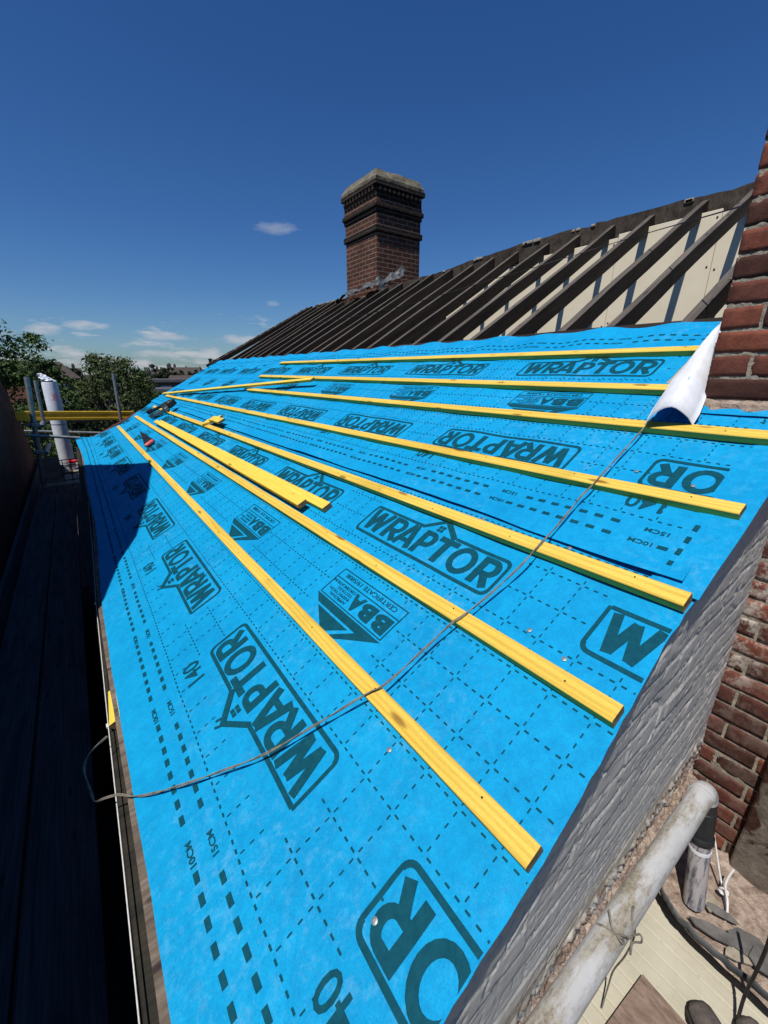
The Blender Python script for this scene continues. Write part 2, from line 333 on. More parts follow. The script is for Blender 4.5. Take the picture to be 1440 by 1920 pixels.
# ---- print template (s along reading direction, t up), made of small triangles
def glyph(txt, off=.0, shear=0.0):
    cu = bpy.data.curves.new('t', 'FONT'); cu.body = txt; cu.offset = off; cu.resolution_u = 3; cu.shear = shear; cu.align_x = 'LEFT'
    o = bpy.data.objects.new('t', cu); COL.objects.link(o); dg = bpy.context.evaluated_depsgraph_get(); me = bpy.data.meshes.new_from_object(o.evaluated_get(dg))
    me.calc_loop_triangles(); vs = [(v.co.x, v.co.y) for v in me.vertices]; tris = [[vs[i] for i in t.vertices] for t in me.loop_triangles]
    bpy.data.objects.remove(o); bpy.data.curves.remove(cu); bpy.data.meshes.remove(me); return tris
def fit(tris, s0, s1, t0, t1):
    xs = [p[0] for t in tris for p in t]; ys = [p[1] for t in tris for p in t]; x0, x1, y0, y1 = min(xs), max(xs), min(ys), max(ys)
    return [[(s0+(p[0]-x0)/(x1-x0)*(s1-s0), t0+(p[1]-y0)/(y1-y0)*(t1-t0)) for p in t] for t in tris]
def quad(p): return [[p[0], p[1], p[2]], [p[0], p[2], p[3]]]
def rect(s0, s1, t0, t1): return quad([(s0, t0), (s1, t0), (s1, t1), (s0, t1)])
def line(p, q, w):
    dx, dy = q[0]-p[0], q[1]-p[1]; l = math.hypot(dx, dy); nx, ny = -dy/l*w/2, dx/l*w/2
    return quad([(p[0]+nx, p[1]+ny), (q[0]+nx, q[1]+ny), (q[0]-nx, q[1]-ny), (p[0]-nx, p[1]-ny)])
def ring(cx, cy, r, w, a0, a1, n=5):
    o = []
    for i in range(n):
        u, v = a0+(a1-a0)*i/n, a0+(a1-a0)*(i+1)/n; f = lambda an, rr: (cx+math.cos(an)*rr, cy+math.sin(an)*rr)
        o += quad([f(u, r), f(v, r), f(v, r-w), f(u, r-w)])
    return o
def split(tris, mx=.035):
    out = []; st = list(tris)
    while st:
        t = st.pop(); L_ = [math.dist(t[i], t[(i+1) % 3]) for i in range(3)]; k = L_.index(max(L_))
        if L_[k] > mx:
            a, b, c = t[k], t[(k+1) % 3], t[(k+2) % 3]; m_ = ((a[0]+b[0])/2, (a[1]+b[1])/2); st += [[a, m_, c], [m_, b, c]]
        else: out.append(t)
    return out
def make_logo():
    t = []; Lb, Hb, w, r = .71, .157, .0125, .028; pi = math.pi
    t += rect(r, Lb-r, 0, w) + rect(r*.3, .280, Hb-w, Hb) + rect(.468, Lb-r, Hb-w, Hb)
    t += rect(0, w*.8, r, Hb-.004) + rect(Lb-w*.8, Lb, r, Hb-r)
    t += ring(r, r, r, w, pi, 1.5*pi) + ring(Lb-r, r, r, w, 1.5*pi, 2*pi) + ring(Lb-r, Hb-r, r, w, 0, .5*pi)
    # little house roof rising from the upper bar, with a four-pane window
    t += line((.276, Hb-.006), (.300, Hb-.006), w) + line((.293, Hb-.010), (.380, .215), .017) + line((.372, .212), (.462, Hb-.012), .022)
    t += line((.372, .215), (.384, .236), .008) + line((.392, .200), (.402, .226), .008)
    for i in (0, 1):
        for j in (0, 1): t += rect(.362+i*.0165, .3755+i*.0165, .150+j*.0165, .1635+j*.0165)
    lets = [('W', .020, .144), ('R', .150, .236), ('A', .224, .326), ('P', .332, .408), ('T', .412, .500), ('O', .500, .602), ('R', .612, .692)]
    for ch, a, b in lets:
        if ch == 'O':
            cx, cy, rx, ry = (a+b)/2, .083, (b-a)/2, .060; N_ = 20
            for i in range(N_):
                u, v = 2*pi*i/N_, 2*pi*(i+1)/N_; t += quad([(cx+math.cos(u)*rx, cy+math.sin(u)*ry), (cx+math.cos(v)*rx, cy+math.sin(v)*ry), (cx+math.cos(v)*rx*.55, cy+math.sin(v)*ry*.62), (cx+math.cos(u)*rx*.55, cy+math.sin(u)*ry*.62)])
        elif ch == 'T': t += rect(a, b, .117, .141) + rect((a+b)/2-.0135, (a+b)/2+.0135, .026, .118)
        elif ch == 'W':
            for p, q in (((a+.012, .141), (a+.038, .026)), ((a+.038, .030), (a+.062, .132)), ((a+.062, .132), (a+.087, .030)), ((a+.087, .026), (a+.113, .141))): t += line(p, q, .024)
        elif ch == 'A': t += line((a+.013, .026), ((a+b)/2-.003, .141), .026) + line((b-.013, .026), ((a+b)/2+.003, .141), .026) + rect(a+.028, b-.028, .048, .068)
        else:                                                        # P and R: stem, bowl, leg
            w_ = b-a; t += rect(a, a+.026, .026, .141) + rect(a+.024, b-.034, .119, .141) + rect(a+.024, b-.034, .064, .085)
            cx, cy = b-.036, .1025; N_ = 10
            for i in range(N_):
                u, v = -pi/2+pi*i/N_, -pi/2+pi*(i+1)/N_; t += quad([(cx+math.cos(u)*.036, cy+math.sin(u)*.0385), (cx+math.cos(v)*.036, cy+math.sin(v)*.0385), (cx+math.cos(v)*.013, cy+math.sin(v)*.0175), (cx+math.cos(u)*.013, cy+math.sin(u)*.0175)])
            if ch == 'R': t += line((a+.040, .072), (b-.013, .026), .026)
    return split(t)
def make_bba():
    t = []; Lb = .372; w = .004
    t += rect(0, Lb, 0, w) + rect(0, w, w, .125) + rect(Lb-w, Lb, w, .125) + rect(0, Lb, .121, .125) + rect(w, Lb-w, .040, .044)
    t += fit(glyph('CERTIFICATE 19/5808', .012), .040, .335, .011, .029)
    t += fit(glyph('B', .06), .012, .082, .052, .114) + fit(glyph('B', .06), .088, .156, .052, .114) + fit(glyph('A', .05), .158, .222, .052, .114)
    for i, (s_, l_) in enumerate((('APPROVAL', .105), ('INSPECTION', .125), ('TESTING', .092), ('CERTIFICATION', .140))):
        tt = .102-i*.0165; t += fit(glyph(s_, .012), .226, .226+l_, tt, tt+.0115)
    A, B, C_ = (-.006, .130), (.380, .130), (.192, .245)
    f = lambda tt, side: (A[0]+(C_[0]-A[0])*(tt-.130)/.115) if side == 0 else (B[0]+(C_[0]-B[0])*(tt-.130)/.115)
    t += quad([A, B, (f(.158, 1), .158), (f(.158, 0), .158)])
    t += quad([(f(.158, 0), .158), (f(.158, 0)+.050, .158), (f(.236, 0)+.020, .236), C_])
    t += [[(f(.158, 0)+.082, .166), (f(.166, 1), .166), (C_[0]+.020, .226)]]
    return split(t, .045)
LOGO = make_logo(); BBA = make_bba()
T10 = split(fit(glyph('10CM', .02), 0, .062, 0, .016)); T15 = split(fit(glyph('15CM', .02), 0, .062, 0, .016)); T140 = split(fit(glyph('140', .012), 0, .105, 0, .062))

def roll_print(y0, doff, ymin, ylim, a_hi):
    """print of one roll, in (a, y); doff shifts it up the slope, y0 is the start of a logo"""
    tri = []; P_ = .995
    def put(tm, f): tri.extend([[f(*p) for p in t] for t in tm])
    k0 = -1; k1 = int((9.4-y0)/P_)+1
    boxes = [(-.30, -.065, -.02, .73), (.075, .325, .165, .565), (.475, .715, .0, .75)]
    def blocked(a, y):
        u = (y-y0) % P_
        for a0, a1, u0, u1 in boxes:
            if a0 <= a <= a1 and (u0 <= u <= u1 or u0 <= u-P_ <= u1): return True
        return False
    for k in range(k0, k1):
        b = y0+k*P_
        sh = .031 if k == -1 else 0; put(LOGO, lambda s, t: (-.073-t, b+sh+s)); put(LOGO, lambda s, t: (.483+t, b+.735-s)); put(BBA, lambda s, t: (.318-t, b+.182+s))
        put(T140, lambda s, t: (-.272-t, b+sh*.3+.612+s)); put(T140, lambda s, t: (.708+t*.8, b+.20-s))
        for j in range(2):
            q = b+.068+j*P_/2
            put(T10, lambda s, t: (-.448-t, q+.02+s)); put(T15, lambda s, t: (-.396-t, q+s)); put(T10, lambda s, t: (.890+t, q+.30-s)); put(T15, lambda s, t: (.838+t, q+.32-s))
        n = 20
        for j in range(n):                                                # lap marks
            yy = b+j*P_/n
            for (ln, off) in ((-.456, .088), (-.404, .068)):
                if min(abs((yy-b-off-(.03))), abs(yy-b-off-.03-P_/2), abs(yy-b-off-.03+P_)) > .053: put(rect(-.0062, .0062, 0, .0255), lambda s, t: (ln+s, yy+t))
            for ln in (.898, .846):
                if min(abs(yy-b-.335), abs(yy-b-.335-P_/2), abs(yy-b-.335+P_)) > .05: put(rect(-.0062, .0062, 0, .0255), lambda s, t: (ln+s, yy+t))
        for i in range(12):                                               # dotted grid along the roll
            ln = -.364+i*.1022
            if ln > .80: break
            for j in range(40):
                yy = b-.0775+(j+.5)*P_/40
                if not blocked(ln, yy): put(rect(-.0021, .0021, -.0055, .0055), lambda s, t: (ln+s, yy+t))
        for j in range(10):                                               # and across it
            yy = b-.0775+j*P_/10
            for i in range(44):
                aa = -.364+.0128+i*.1022/4
                if aa > .80: break
                if not blocked(aa, yy): put(rect(-.0055, .0055, -.0015, .0015), lambda s, t: (aa+s, yy+t))
    out = []
    for t in tri:
        t = [(p[0]+doff, p[1]) for p in t]
        lim = ymin(t[0][0])
        if max(p[1] for p in t) <= lim: continue
        if min(p[1] for p in t) < lim:
            if max(p[1] for p in t) > ylim(t[0][0]) or max(p[0] for p in t) > a_hi: continue
            pl = []
            for i in range(3):
                p, q = t[i], t[(i+1) % 3]
                if p[1] >= lim: pl.append(p)
                if (p[1] >= lim) != (q[1] >= lim): k = (lim-p[1])/(q[1]-p[1]); pl.append((p[0]+(q[0]-p[0])*k, lim))
            for i in range(1, len(pl)-1): out.append([pl[0], pl[i], pl[i+1]])
            continue
        if max(p[1] for p in t) > ylim(t[0][0]) or max(p[0] for p in t) > a_hi: continue
        out.append(t)
    return out

def sheet(name, a0f, a1f, ynear, yf, lift, label, prints=None, na=44, fine=True, parent=None, cat='roofing membrane'):
    """one roll of membrane laid along the eaves; grid in (a, y) following the sag, print on top as ink faces of the same mesh"""
    ys = [0.0]; st = .03
    while ys[-1] < 1: ys.append(min(1, ys[-1]+st/9)); st = min(.075, st*1.012)
    V = []; F = []; MI = []; ny = len(ys)
    jit = lambda k: .0035*noise.noise(Vector((k*19, 2, 1)))+.0035*noise.noise(Vector((k*61, 5, 1)))
    for i in range(na+1):
        for j, u in enumerate(ys):
            yc = .3+u*8.6; a = a0f(yc)+(a1f(yc)-a0f(yc))*i/na
            y = ynear(a)+(yf(a)-ynear(a))*u
            if j == 0: y += jit(a)
            e = lift*(1+1.2*max(0, 1-i/3)*(.5+noise.noise(Vector((y*1.9, 1, 4)))))
            V.append(R(a, y, mem_h(a, y, e)))
    for i in range(na):
        for j in range(ny-1): F.append((i*ny+j, (i+1)*ny+j, (i+1)*ny+j+1, i*ny+j+1)); MI.append(0)
    # thickness: a second, lower layer joined round the rim
    b = len(V); V += [v-NV*.0012 for v in V]; nf = len(F)
    for f in F[:nf]: F.append(tuple(b+i for i in f[::-1])); MI.append(0)
    rim = [i*ny for i in range(na+1)]+[na*ny+j for j in range(1, ny)]+[i*ny+ny-1 for i in range(na-1, -1, -1)]+[j for j in range(ny-2, 0, -1)]
    for q in range(len(rim)): p1, p2 = rim[q], rim[(q+1) % len(rim)]; F.append((p1, p2, b+p2, b+p1)); MI.append(0)
    if prints:
        ao = list(range(0))
        for t in prints:
            b = len(V)
            for (a, y) in t: V.append(R(a, y, mem_h(a, y, lift)+.0016))
            F.append((b, b+1, b+2)); MI.append(1)
    o = mesh_obj(name, V, F, None, parent, False, [M['blue'], M['ink']], MI)
    bm = bmesh.new(); bm.from_mesh(o.data)
    for f in bm.faces:
        if f.material_index == 1 and f.normal.dot(NV) < 0: f.normal_flip()
        f.smooth = abs(f.normal.dot(NV)) > .6
    for e in bm.edges:
        if len(e.link_faces) == 2 and e.link_faces[0].smooth != e.link_faces[1].smooth: e.smooth = False
    bm.to_mesh(o.data); bm.free()
    return tag(o, label, cat) if label else o

near1 = lambda a: float(np.interp(a, [-.56, -.1, .07, .25, .49, .6, 1], [.222, .226, .229, .238, .254, .262, .262]))
near2 = lambda a: .252+.010*sstep(a, .9, 1.4)+ (.50*sstep(a, 1.62, 1.75) if a > 1.62 else 0)
e0 = lambda y: -.562+.03*sstep(y, 2.2, 4.2)+.006*math.sin(y*2.1)
lower = sheet('roofing_membrane', e0, lambda y: .93, near1, yfar, .001, 'lower blue printed roofing membrane along the eaves, under the three lowest battens',
      roll_print(.667, 0.0, lambda a: near1(a)+.004, lambda a: yfar(a)-.02, .90))
lap = lambda y: .774+.006*math.sin(y*1.3)-.012*sstep(-y, -1.2, -.3)
upper = sheet('roofing_membrane', lap, lambda y: 2.365+.012*math.sin(y*8.6), lambda a: near2(a) if a > 1.6 else .30, lambda a: yfar(a)+.02, .010, 'upper blue printed roofing membrane reaching up to the bare rafters',
      roll_print(.82, 1.319, lambda a: max(.355, near2(a)+.01) if a < 1.6 else near2(a)+.02, lambda a: yfar(a), 2.34), na=60)
# plain strip laid down the verge over both rolls
def strip():
    V = []; F = []; na, nw = 40, 5
    for i in range(na+1):
        a = .735+(1.80-.735)*i/na
        for j in range(nw+1):
            y = (.250+.004*a)+(.112)*j/nw+(.004*noise.noise(Vector((a*9, 0, 0))) if j == nw else 0)
            V.append(R(a, y, sag(a, y)+.0135+(.004*math.sin(a*22) if j == nw else 0)))
    for i in range(na):
        for j in range(nw): k = i*(nw+1)+j; F.append((k, k+nw+1, k+nw+2, k+1))
    b = len(V); nf = len(F); V += [v-NV*.0012 for v in V]; F += [tuple(b+i for i in f[::-1]) for f in F[:nf]]
    rim = [i*(nw+1) for i in range(na+1)]+[na*(nw+1)+j for j in range(1, nw+1)]+[i*(nw+1)+nw for i in range(na-1, -1, -1)]+[j for j in range(nw-1, 0, -1)]
    F += [(rim[q], rim[(q+1) % len(rim)], b+rim[(q+1) % len(rim)], b+rim[q]) for q in range(len(rim))]
    MI = [0]*len(F)
    for k in range(4):
        a = .80+k*.05; y = .352; b = len(V)
        for p in ((a, y-.012), (a+.024, y-.012), (a+.024, y), (a, y)): V.append(R(*p, sag(*p)+.0165))
        F.append((b, b+1, b+2, b+3)); MI.append(1)
    o = mesh_obj('membrane_strip', V, F, None, None, True, [M['blue'], M['ink']], MI); 
    bm = bmesh.new(); bm.from_mesh(o.data)
    for f in bm.faces: f.smooth = abs(f.normal.dot(NV)) > .6
    for e in bm.edges:
        if len(e.link_faces) == 2 and e.link_faces[0].smooth != e.link_faces[1].smooth: e.smooth = False
    bm.to_mesh(o.data); bm.free(); tag(o, 'plain narrow blue membrane strip laid down the right-hand edge of the roof', 'membrane strip')
strip()
# corner of the upper roll folded over, white underside showing
def flap():
    L_ = [(1355, 600), (1335, 622), (1312, 648), (1287, 680), (1262, 712), (1238, 745), (1222, 770), (1208, 796)]
    Rr = [(1357, 603), (1349, 632), (1344, 660), (1337, 695), (1330, 725), (1322, 752), (1312, 776), (1299, 797)]
    H0 = [.03, .042, .056, .064, .068, .068, .058, .052]
    V = []; n = 12
    for i in range(8):
        a0, y0 = rc(*L_[i], H0[i]); a1, y1 = rc(*Rr[i], .036)
        for j in range(n+1):
            t = j/n; arch = .055*math.sin(math.pi*min(1, t*1.0))**.8*(i/7)**.7 if i else 0
            arch *= (1+.5*t); h = H0[i]*(1-t)+.036*t+arch+.006*noise.noise(Vector((i*.9, t*4, 2)))+.004*noise.noise(Vector((i*2.3, t*9, 8)))
            a, y = a0*(1-t)+a1*t, y0*(1-t)+y1*t
            V.append(R(a, y, h))
    F = []; MI = []; W_ = n+1
    for i in range(7):
        for j in range(n): k = i*W_+j; F.append((k, k+W_, k+W_+1, k+1)); MI.append(0)
    b = len(V); nr = []
    for i in range(8):
        for j in range(W_):
            du = V[min(i+1, 7)*W_+j]-V[max(i-1, 0)*W_+j]; dv = V[i*W_+min(j+1, n)]-V[i*W_+max(j-1, 0)]; q = du.cross(dv); q = q.normalized() if q.length > 1e-7 else NV; nr.append(q if q.dot(NV) > 0 else -q)
    V += [v-q*.0022 for v, q in zip(V, nr)]
    for f in F[:]: F.append(tuple(b+i for i in f[::-1])); MI.append(1)
    rim = [i*W_ for i in range(8)]+[7*W_+j for j in range(1, W_)]+[i*W_+n for i in range(6, -1, -1)]+[j for j in range(n-1, 0, -1)]
    for q in range(len(rim)): p1, p2 = rim[q], rim[(q+1) % len(rim)]; F.append((p1, p2, b+p2, b+p1)); MI.append(0)
    o = mesh_obj('folded_flap', V, F, None, upper, True, [M['white_side'], M['blue']], MI); o['label'] = 'folded-back corner showing its white underside'
flap()
# upstand strip against the brick wall
def upstand():
    V = []; F = []; MI = []; n = 20
    prof = [(1.63, .014), (1.70, .016), (1.745, .03), (1.772, .075), (1.785, .10)]
    for i in range(n+1):
        y = .20+.37*i/n; w = noise.noise(Vector((y*14, 0, 3)))
        for (a, h) in prof: V.append(R(a-.10+.01*w*(h*10), y, h*(1+.15*w)))
    m = len(prof)
    for i in range(n):
        for j in range(m-1): k = i*m+j; F.append((k, k+m, k+m+1, k+1)); MI.append(0)
    b = len(V); nf = len(F); V += [v-Vector((-.001, 0, .001)) for v in V]
    for f in F[:nf]: F.append(tuple(b+i for i in f[::-1])); MI.append(0)
    for (y) in (.27, .33, .39, .45):
        for hh in ((3.1, 3.6), (1.2, 1.7)):
            b = len(V)
            for (yy, q) in ((y, hh[0]), (y+.018, hh[0]), (y+.018, hh[1]), (y, hh[1])):
                k = int(q); f = q-k; p0, p1 = prof[k], prof[min(k+1, 4)]; V.append(R(p0[0]+(p1[0]-p0[0])*f-.10, yy, p0[1]+(p1[1]-p0[1])*f+.004))
            F.append((b, b+1, b+2, b+3)); MI.append(1)
    tag(mesh_obj('membrane_upstand', V, F, None, None, True, [M['blue'], M['ink']], MI), 'blue membrane upstand dressed against the foot of the brick wall', 'membrane strip')
upstand()

# ------------------------------------------------------------------ battens
def batten(p0, p1, w, th, label, mat='batten', h0=.0, h1=None, group='battens fixed across the blue membrane', bend=0.0, name='roof_batten', seg=14):
    """timber from roof point p0 to p1 (a, y), lying h0/h1 above the membrane plane"""
    h1 = h0 if h1 is None else h1; A = R(*p0, h0); B = R(*p1, h1); d = B-A; Ln = d.length; X = d.normalized(); Zl = NV-X*NV.dot(X); Zl.normalize(); Yl = Zl.cross(X)
    V = []; F = []; MI = []; b = .0018; prof = [(-w/2+b, 0), (w/2-b, 0), (w/2, b), (w/2, th-b), (w/2-b, th), (-w/2+b, th), (-w/2, th-b), (-w/2, b)]; n = 8
    sd = random.random()*50
    for i in range(seg+1):
        x = Ln*i/seg; wob = .0025*noise.noise(Vector((x*.7, sd, 0))); dz = bend*math.sin(math.pi*i/seg)
        for k, (yy, zz) in enumerate(prof): V.append(Vector((x+(.002*noise.noise(Vector((k*3, sd, i))) if i in (0, seg) else 0), yy+wob, zz+dz)))
    for i in range(seg):
        for k in range(n): F.append((i*n+k, i*n+(k+1) % n, (i+1)*n+(k+1) % n, (i+1)*n+k)); MI.append(0)
    F.append(tuple(range(n))[::-1]); MI.append(1); F.append(tuple(seg*n+k for k in range(n))); MI.append(1)
    o = mesh_obj(name, V, F, None, None, False, [M[mat], M['endgrain']], MI)
    bm = bmesh.new(); bm.from_mesh(o.data); bmesh.ops.recalc_face_normals(bm, faces=bm.faces); bm.to_mesh(o.data); bm.free()
    o.matrix_world = Matrix(((X.x, Yl.x, Zl.x, A.x), (X.y, Yl.y, Zl.y, A.y), (X.z, Yl.z, Zl.z, A.z), (0, 0, 0, 1)))
    return tag(o, label, 'batten', group)
BT = .025; BW = .045
def bt(n, f, label, **k): return batten(rc(*n, BT), rc(*f, BT), BW, BT, label, **k)
_fixed = []
def bt_(*a_, **k_): o = bt(*a_, **k_); _fixed.append(o); return o
bt_((1000, 1609), (221, 799), 'lowest yellow batten, nearest the eaves, running from the right edge to the far end', h0=.002)
bt_((1160, 1339), (254, 780), 'second batten up from the eaves, with a split along its near end', h0=.002)
bt_((1290, 1127), (288, 762), 'third batten up from the eaves, the nail gun lies across its far part', h0=.006)
bt_((1393, 959), (312, 742), 'fourth batten up from the eaves, ending just short of the right edge', h0=.009)
bt_((1452, 822), (466, 731), 'fifth batten up, running off the right side under the white flap corner', h0=.012)
bt_((1262, 731), (488, 706), 'sixth batten up, its near end tucked under the white flap', h0=.012)
bt_((1338, 656), (527, 681), 'topmost yellow batten, just below the bare rafters', h0=.012)
_nm = MB(); _nm.tube([Vector((0, 0, 0)), Vector((0, 0, .0010))], .0023, 8); _nail = None
for o in _fixed:
    Ln = max(v.co.x for v in o.data.vertices)
    for k in range(12):
        x = raf0 = .12+.363*k+random.uniform(-.02, .02)
        if x > min(Ln, 4.6): break
        for dy in (0,):
            if _nail is None: _nail = _nm.build('batten_nail', M['darkmetal']); n_ = _nail
            else: n_ = _nail.copy(); COL.objects.link(n_)
            n_.parent = o; n_.matrix_parent_inverse = Matrix.Identity(4); n_.location = (x, dy+random.uniform(-.010, .010), BT)
LG = 'loose timbers lying on the roof'
a0, y0 = rc(612, 948, .027); batten((a0, y0), (a0-.012, 6.15), .050, .025, 'loose bright yellow batten beside the second batten, the longer of the pair', 'batten_bright', h0=.003, group=LG)
a0, y0 = rc(566, 942, .052); batten((a0, y0), (a0+.010, 6.15), .050, .025, 'loose bright yellow batten resting on the second batten, the shorter of the pair', 'batten_bright', h0=.029, group=LG)
p0 = rc(588, 714, .06); p1 = rc(306, 738, .05); batten(p0, p1, .045, .025, 'loose batten lying skewed across the far battens', 'batten_bright', h0=.060, h1=.036, group=LG)
p0 = rc(384, 792, .05); p1 = rc(412, 783, .05); batten(p0, p1, .10, .022, 'flat timber offcut resting on the third batten', 'batten_bright', h0=.034, group=LG, seg=2, name='timber_offcut')
p0 = rc(396, 783, .08); p1 = rc(414, 788, .08); batten(p0, p1, .07, .022, 'upper of two stacked timber offcuts on the third batten', 'batten_bright', h0=.058, group=LG, seg=2, name='timber_offcut')
batten((-.585, 1.42), (-.575, 1.60), .04, .025, 'yellow timber end poking out under the membrane at the eaves', 'batten_bright', h0=-.032, group=LG, seg=3, name='timber_offcut')

# nails (clout heads) and their small washers
NL = 'galvanised clout nails in the membrane'
nl = None
for i, q in enumerate([(703, 1727), (731, 1407), (993, 1182), (1058, 1236), (1068, 1028), (1192, 1050), (1299, 917), (1194, 889), (907, 975), (1370, 811)]):
    a, y = rc(*q)
    if nl is None:
        m_ = MB(); m_.tube([NV*-.002, NV*.0018, NV*.0026], [.0062, .0062, .003], 14); nl = m_.build('clout_nail', M['galv']); o = nl
    else: o = nl.copy(); COL.objects.link(o)
    o.location = R(a, y, sag(a, y)+(.003 if a < .77 else .013)); tag(o, ['nail head on the large letter R at the bottom of the sheet', 'nail head left of the lowest batten, below its knot', 'nail head on plain blue between second and third battens, nearer the rope', 'nail head close above the second batten near its right end', 'nail head right of the rope above the third batten', 'nail head on the lap above the third batten, near its right end', 'nail head inside the cut-off letter O at right', 'nail head left of the cut-off lettering at right, above the fourth batten', 'nail head above the third batten left of the rope', 'nail head near the fifth batten at the right edge'][i], 'nail', NL)

# ------------------------------------------------------------------ rope, string line, wire
def twisted(pts, r, off, mat, name, label, cat, k=10, turns=60.0, parent=None, n=7):
    C_ = catmull(pts, k); m_ = MB(); Ls = [0]
    for i in range(1, len(C_)): Ls.append(Ls[-1]+(C_[i]-C_[i-1]).length)
    D = []; s_ = 0; step = .006; i = 0
    while s_ < Ls[-1]:
        while i < len(Ls)-2 and Ls[i+1] < s_: i += 1
        t = (s_-Ls[i])/max(1e-9, Ls[i+1]-Ls[i]); D.append((s_, C_[i].lerp(C_[i+1], t), (C_[i+1]-C_[i]).normalized())); s_ += step
    for ph in (0, math.pi):
        P_ = []
        for s_, p, t in D:
            a = t.cross(NV).normalized(); b = a.cross(t); an = ph+s_*turns; P_.append(p+(a*math.cos(an)+b*math.sin(an))*off)
        m_.tube(P_, r, n)
    return tag(m_.build(name, mat, parent, True), label, cat)
rp = []
for (x, y, h) in [(1226, 782, .022), (1212, 796, .030), (1196, 815, .038), (1150, 866, .030), (1108, 912, .042), (1090, 930, .040), (1045, 985, .030), (1000, 1034, .039), (975, 1062, .037), (915, 1117, .026), (868, 1154, .033), (845, 1170, .033), (790, 1222, .024), (722, 1283, .033), (685, 1302, .033), (600, 1354, .022), (500, 1412, .020), (420, 1444, .017), (340, 1472, .015), (280, 1489, .013), (250, 1493, .010)]:
    a, yy = rc(x, y, h); rp.append(R(a, yy, h))
for (x, y) in [(222, 1490), (195, 1497), (178, 1503), (170, 1484), (158, 1446), (164, 1418), (184, 1396), (204, 1378)]: rp.append(onZ(x, y, -1.10))
twisted(rp, .0016, .0018, M['string_old'], 'rope', 'twisted grey two-strand rope running diagonally across the battens and looping over the eaves', 'rope', turns=26)
st = [onZ(x, y, -1.14) for x, y in [(165, 940), (172, 1010), (180, 1130), (203, 1360), (231, 1620), (262, 1925), (330, 2600)]]
m_ = MB(); m_.tube(st, .0017, 6); so_ = m_.build('string_line', M['string']); tag(so_, 'taut white string line stretched along the eaves beside the dark fascia', 'string line')
for (x, y) in [(202, 1361), (179, 1132)]:
    c = onZ(x, y, -1.14); m_ = MB(); m_.box((-.004, -.009, -.004), (.004, .009, .004), Matrix.Translation(c), bev=.001); m_.build('clip', M['string'], so_)
m_ = MB(); wp = [onX(1400, 384, 2.45)]
for x, y in [(1180, 447), (1000, 502), (900, 531), (760, 572), (640, 598), (530, 614)]: a, yy = rc(x, y, .015); wp.append(R(a, yy, .015))
m_.tube(catmull(wp, 6), .0035, 6); tag(m_.build('thin_cable', M['cable']), 'thin dark cable strung across the bare rafters from the brick wall', 'cable')

# ------------------------------------------------------------------ roof frame (rafters, ridge)
frame = empty('roof_frame', R(3.8, 5, 0), 'open timber roof frame of weathered dark rafters and ridge board above the membrane', 'roof frame')
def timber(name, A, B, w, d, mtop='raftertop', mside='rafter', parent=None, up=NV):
    """w wide, d deep below the line A-B, top face in a paler weathered material with sunlight painted in"""
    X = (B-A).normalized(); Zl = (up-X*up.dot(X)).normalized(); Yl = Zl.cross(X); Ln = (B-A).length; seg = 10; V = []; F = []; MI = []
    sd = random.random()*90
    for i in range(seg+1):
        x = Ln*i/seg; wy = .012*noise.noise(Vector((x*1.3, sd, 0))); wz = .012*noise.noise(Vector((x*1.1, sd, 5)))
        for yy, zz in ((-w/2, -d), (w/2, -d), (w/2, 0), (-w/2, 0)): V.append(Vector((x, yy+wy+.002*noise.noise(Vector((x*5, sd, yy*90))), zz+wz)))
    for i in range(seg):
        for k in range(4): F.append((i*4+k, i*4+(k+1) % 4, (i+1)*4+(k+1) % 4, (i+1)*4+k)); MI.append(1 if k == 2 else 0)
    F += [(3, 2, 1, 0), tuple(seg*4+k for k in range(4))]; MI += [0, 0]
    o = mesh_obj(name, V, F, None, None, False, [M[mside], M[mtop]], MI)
    bm = bmesh.new(); bm.from_mesh(o.data); bmesh.ops.recalc_face_normals(bm, faces=bm.faces); bm.to_mesh(o.data); bm.free()
    o.matrix_world = Matrix(((X.x, Yl.x, Zl.x, A.x), (X.y, Yl.y, Zl.y, A.y), (X.z, Yl.z, Zl.z, A.z), (0, 0, 0, 1)))
    if parent: mw = o.matrix_world.copy(); o.parent = parent; o.matrix_parent_inverse = parent.matrix_world.inverted()
    return o
def raf_y(k, a): return 1.335+.362*k+(a-2.37)/2.83*(.20+.047*k)
for k in range(-1, 21):
    j = random.uniform(-.030, .030); at = 5.20+random.uniform(-.02, .02)
    if k in (14, 15, 16): at = 4.86
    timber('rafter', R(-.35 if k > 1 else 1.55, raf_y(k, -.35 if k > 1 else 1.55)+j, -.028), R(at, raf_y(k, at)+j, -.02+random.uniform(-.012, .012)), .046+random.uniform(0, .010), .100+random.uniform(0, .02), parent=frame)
_rp = [onX(*q, 5.07) for q in ((1410, 342), (1390, 350), (1300, 372), (1200, 397), (1100, 424), (1000, 451), (900, 483), (820, 512), (640, 560), (600, 570))]
RY = [0]+[p.y for p in _rp]+[10]; RZ = [_rp[0].z]+[p.z for p in _rp]+[_rp[-1].z]
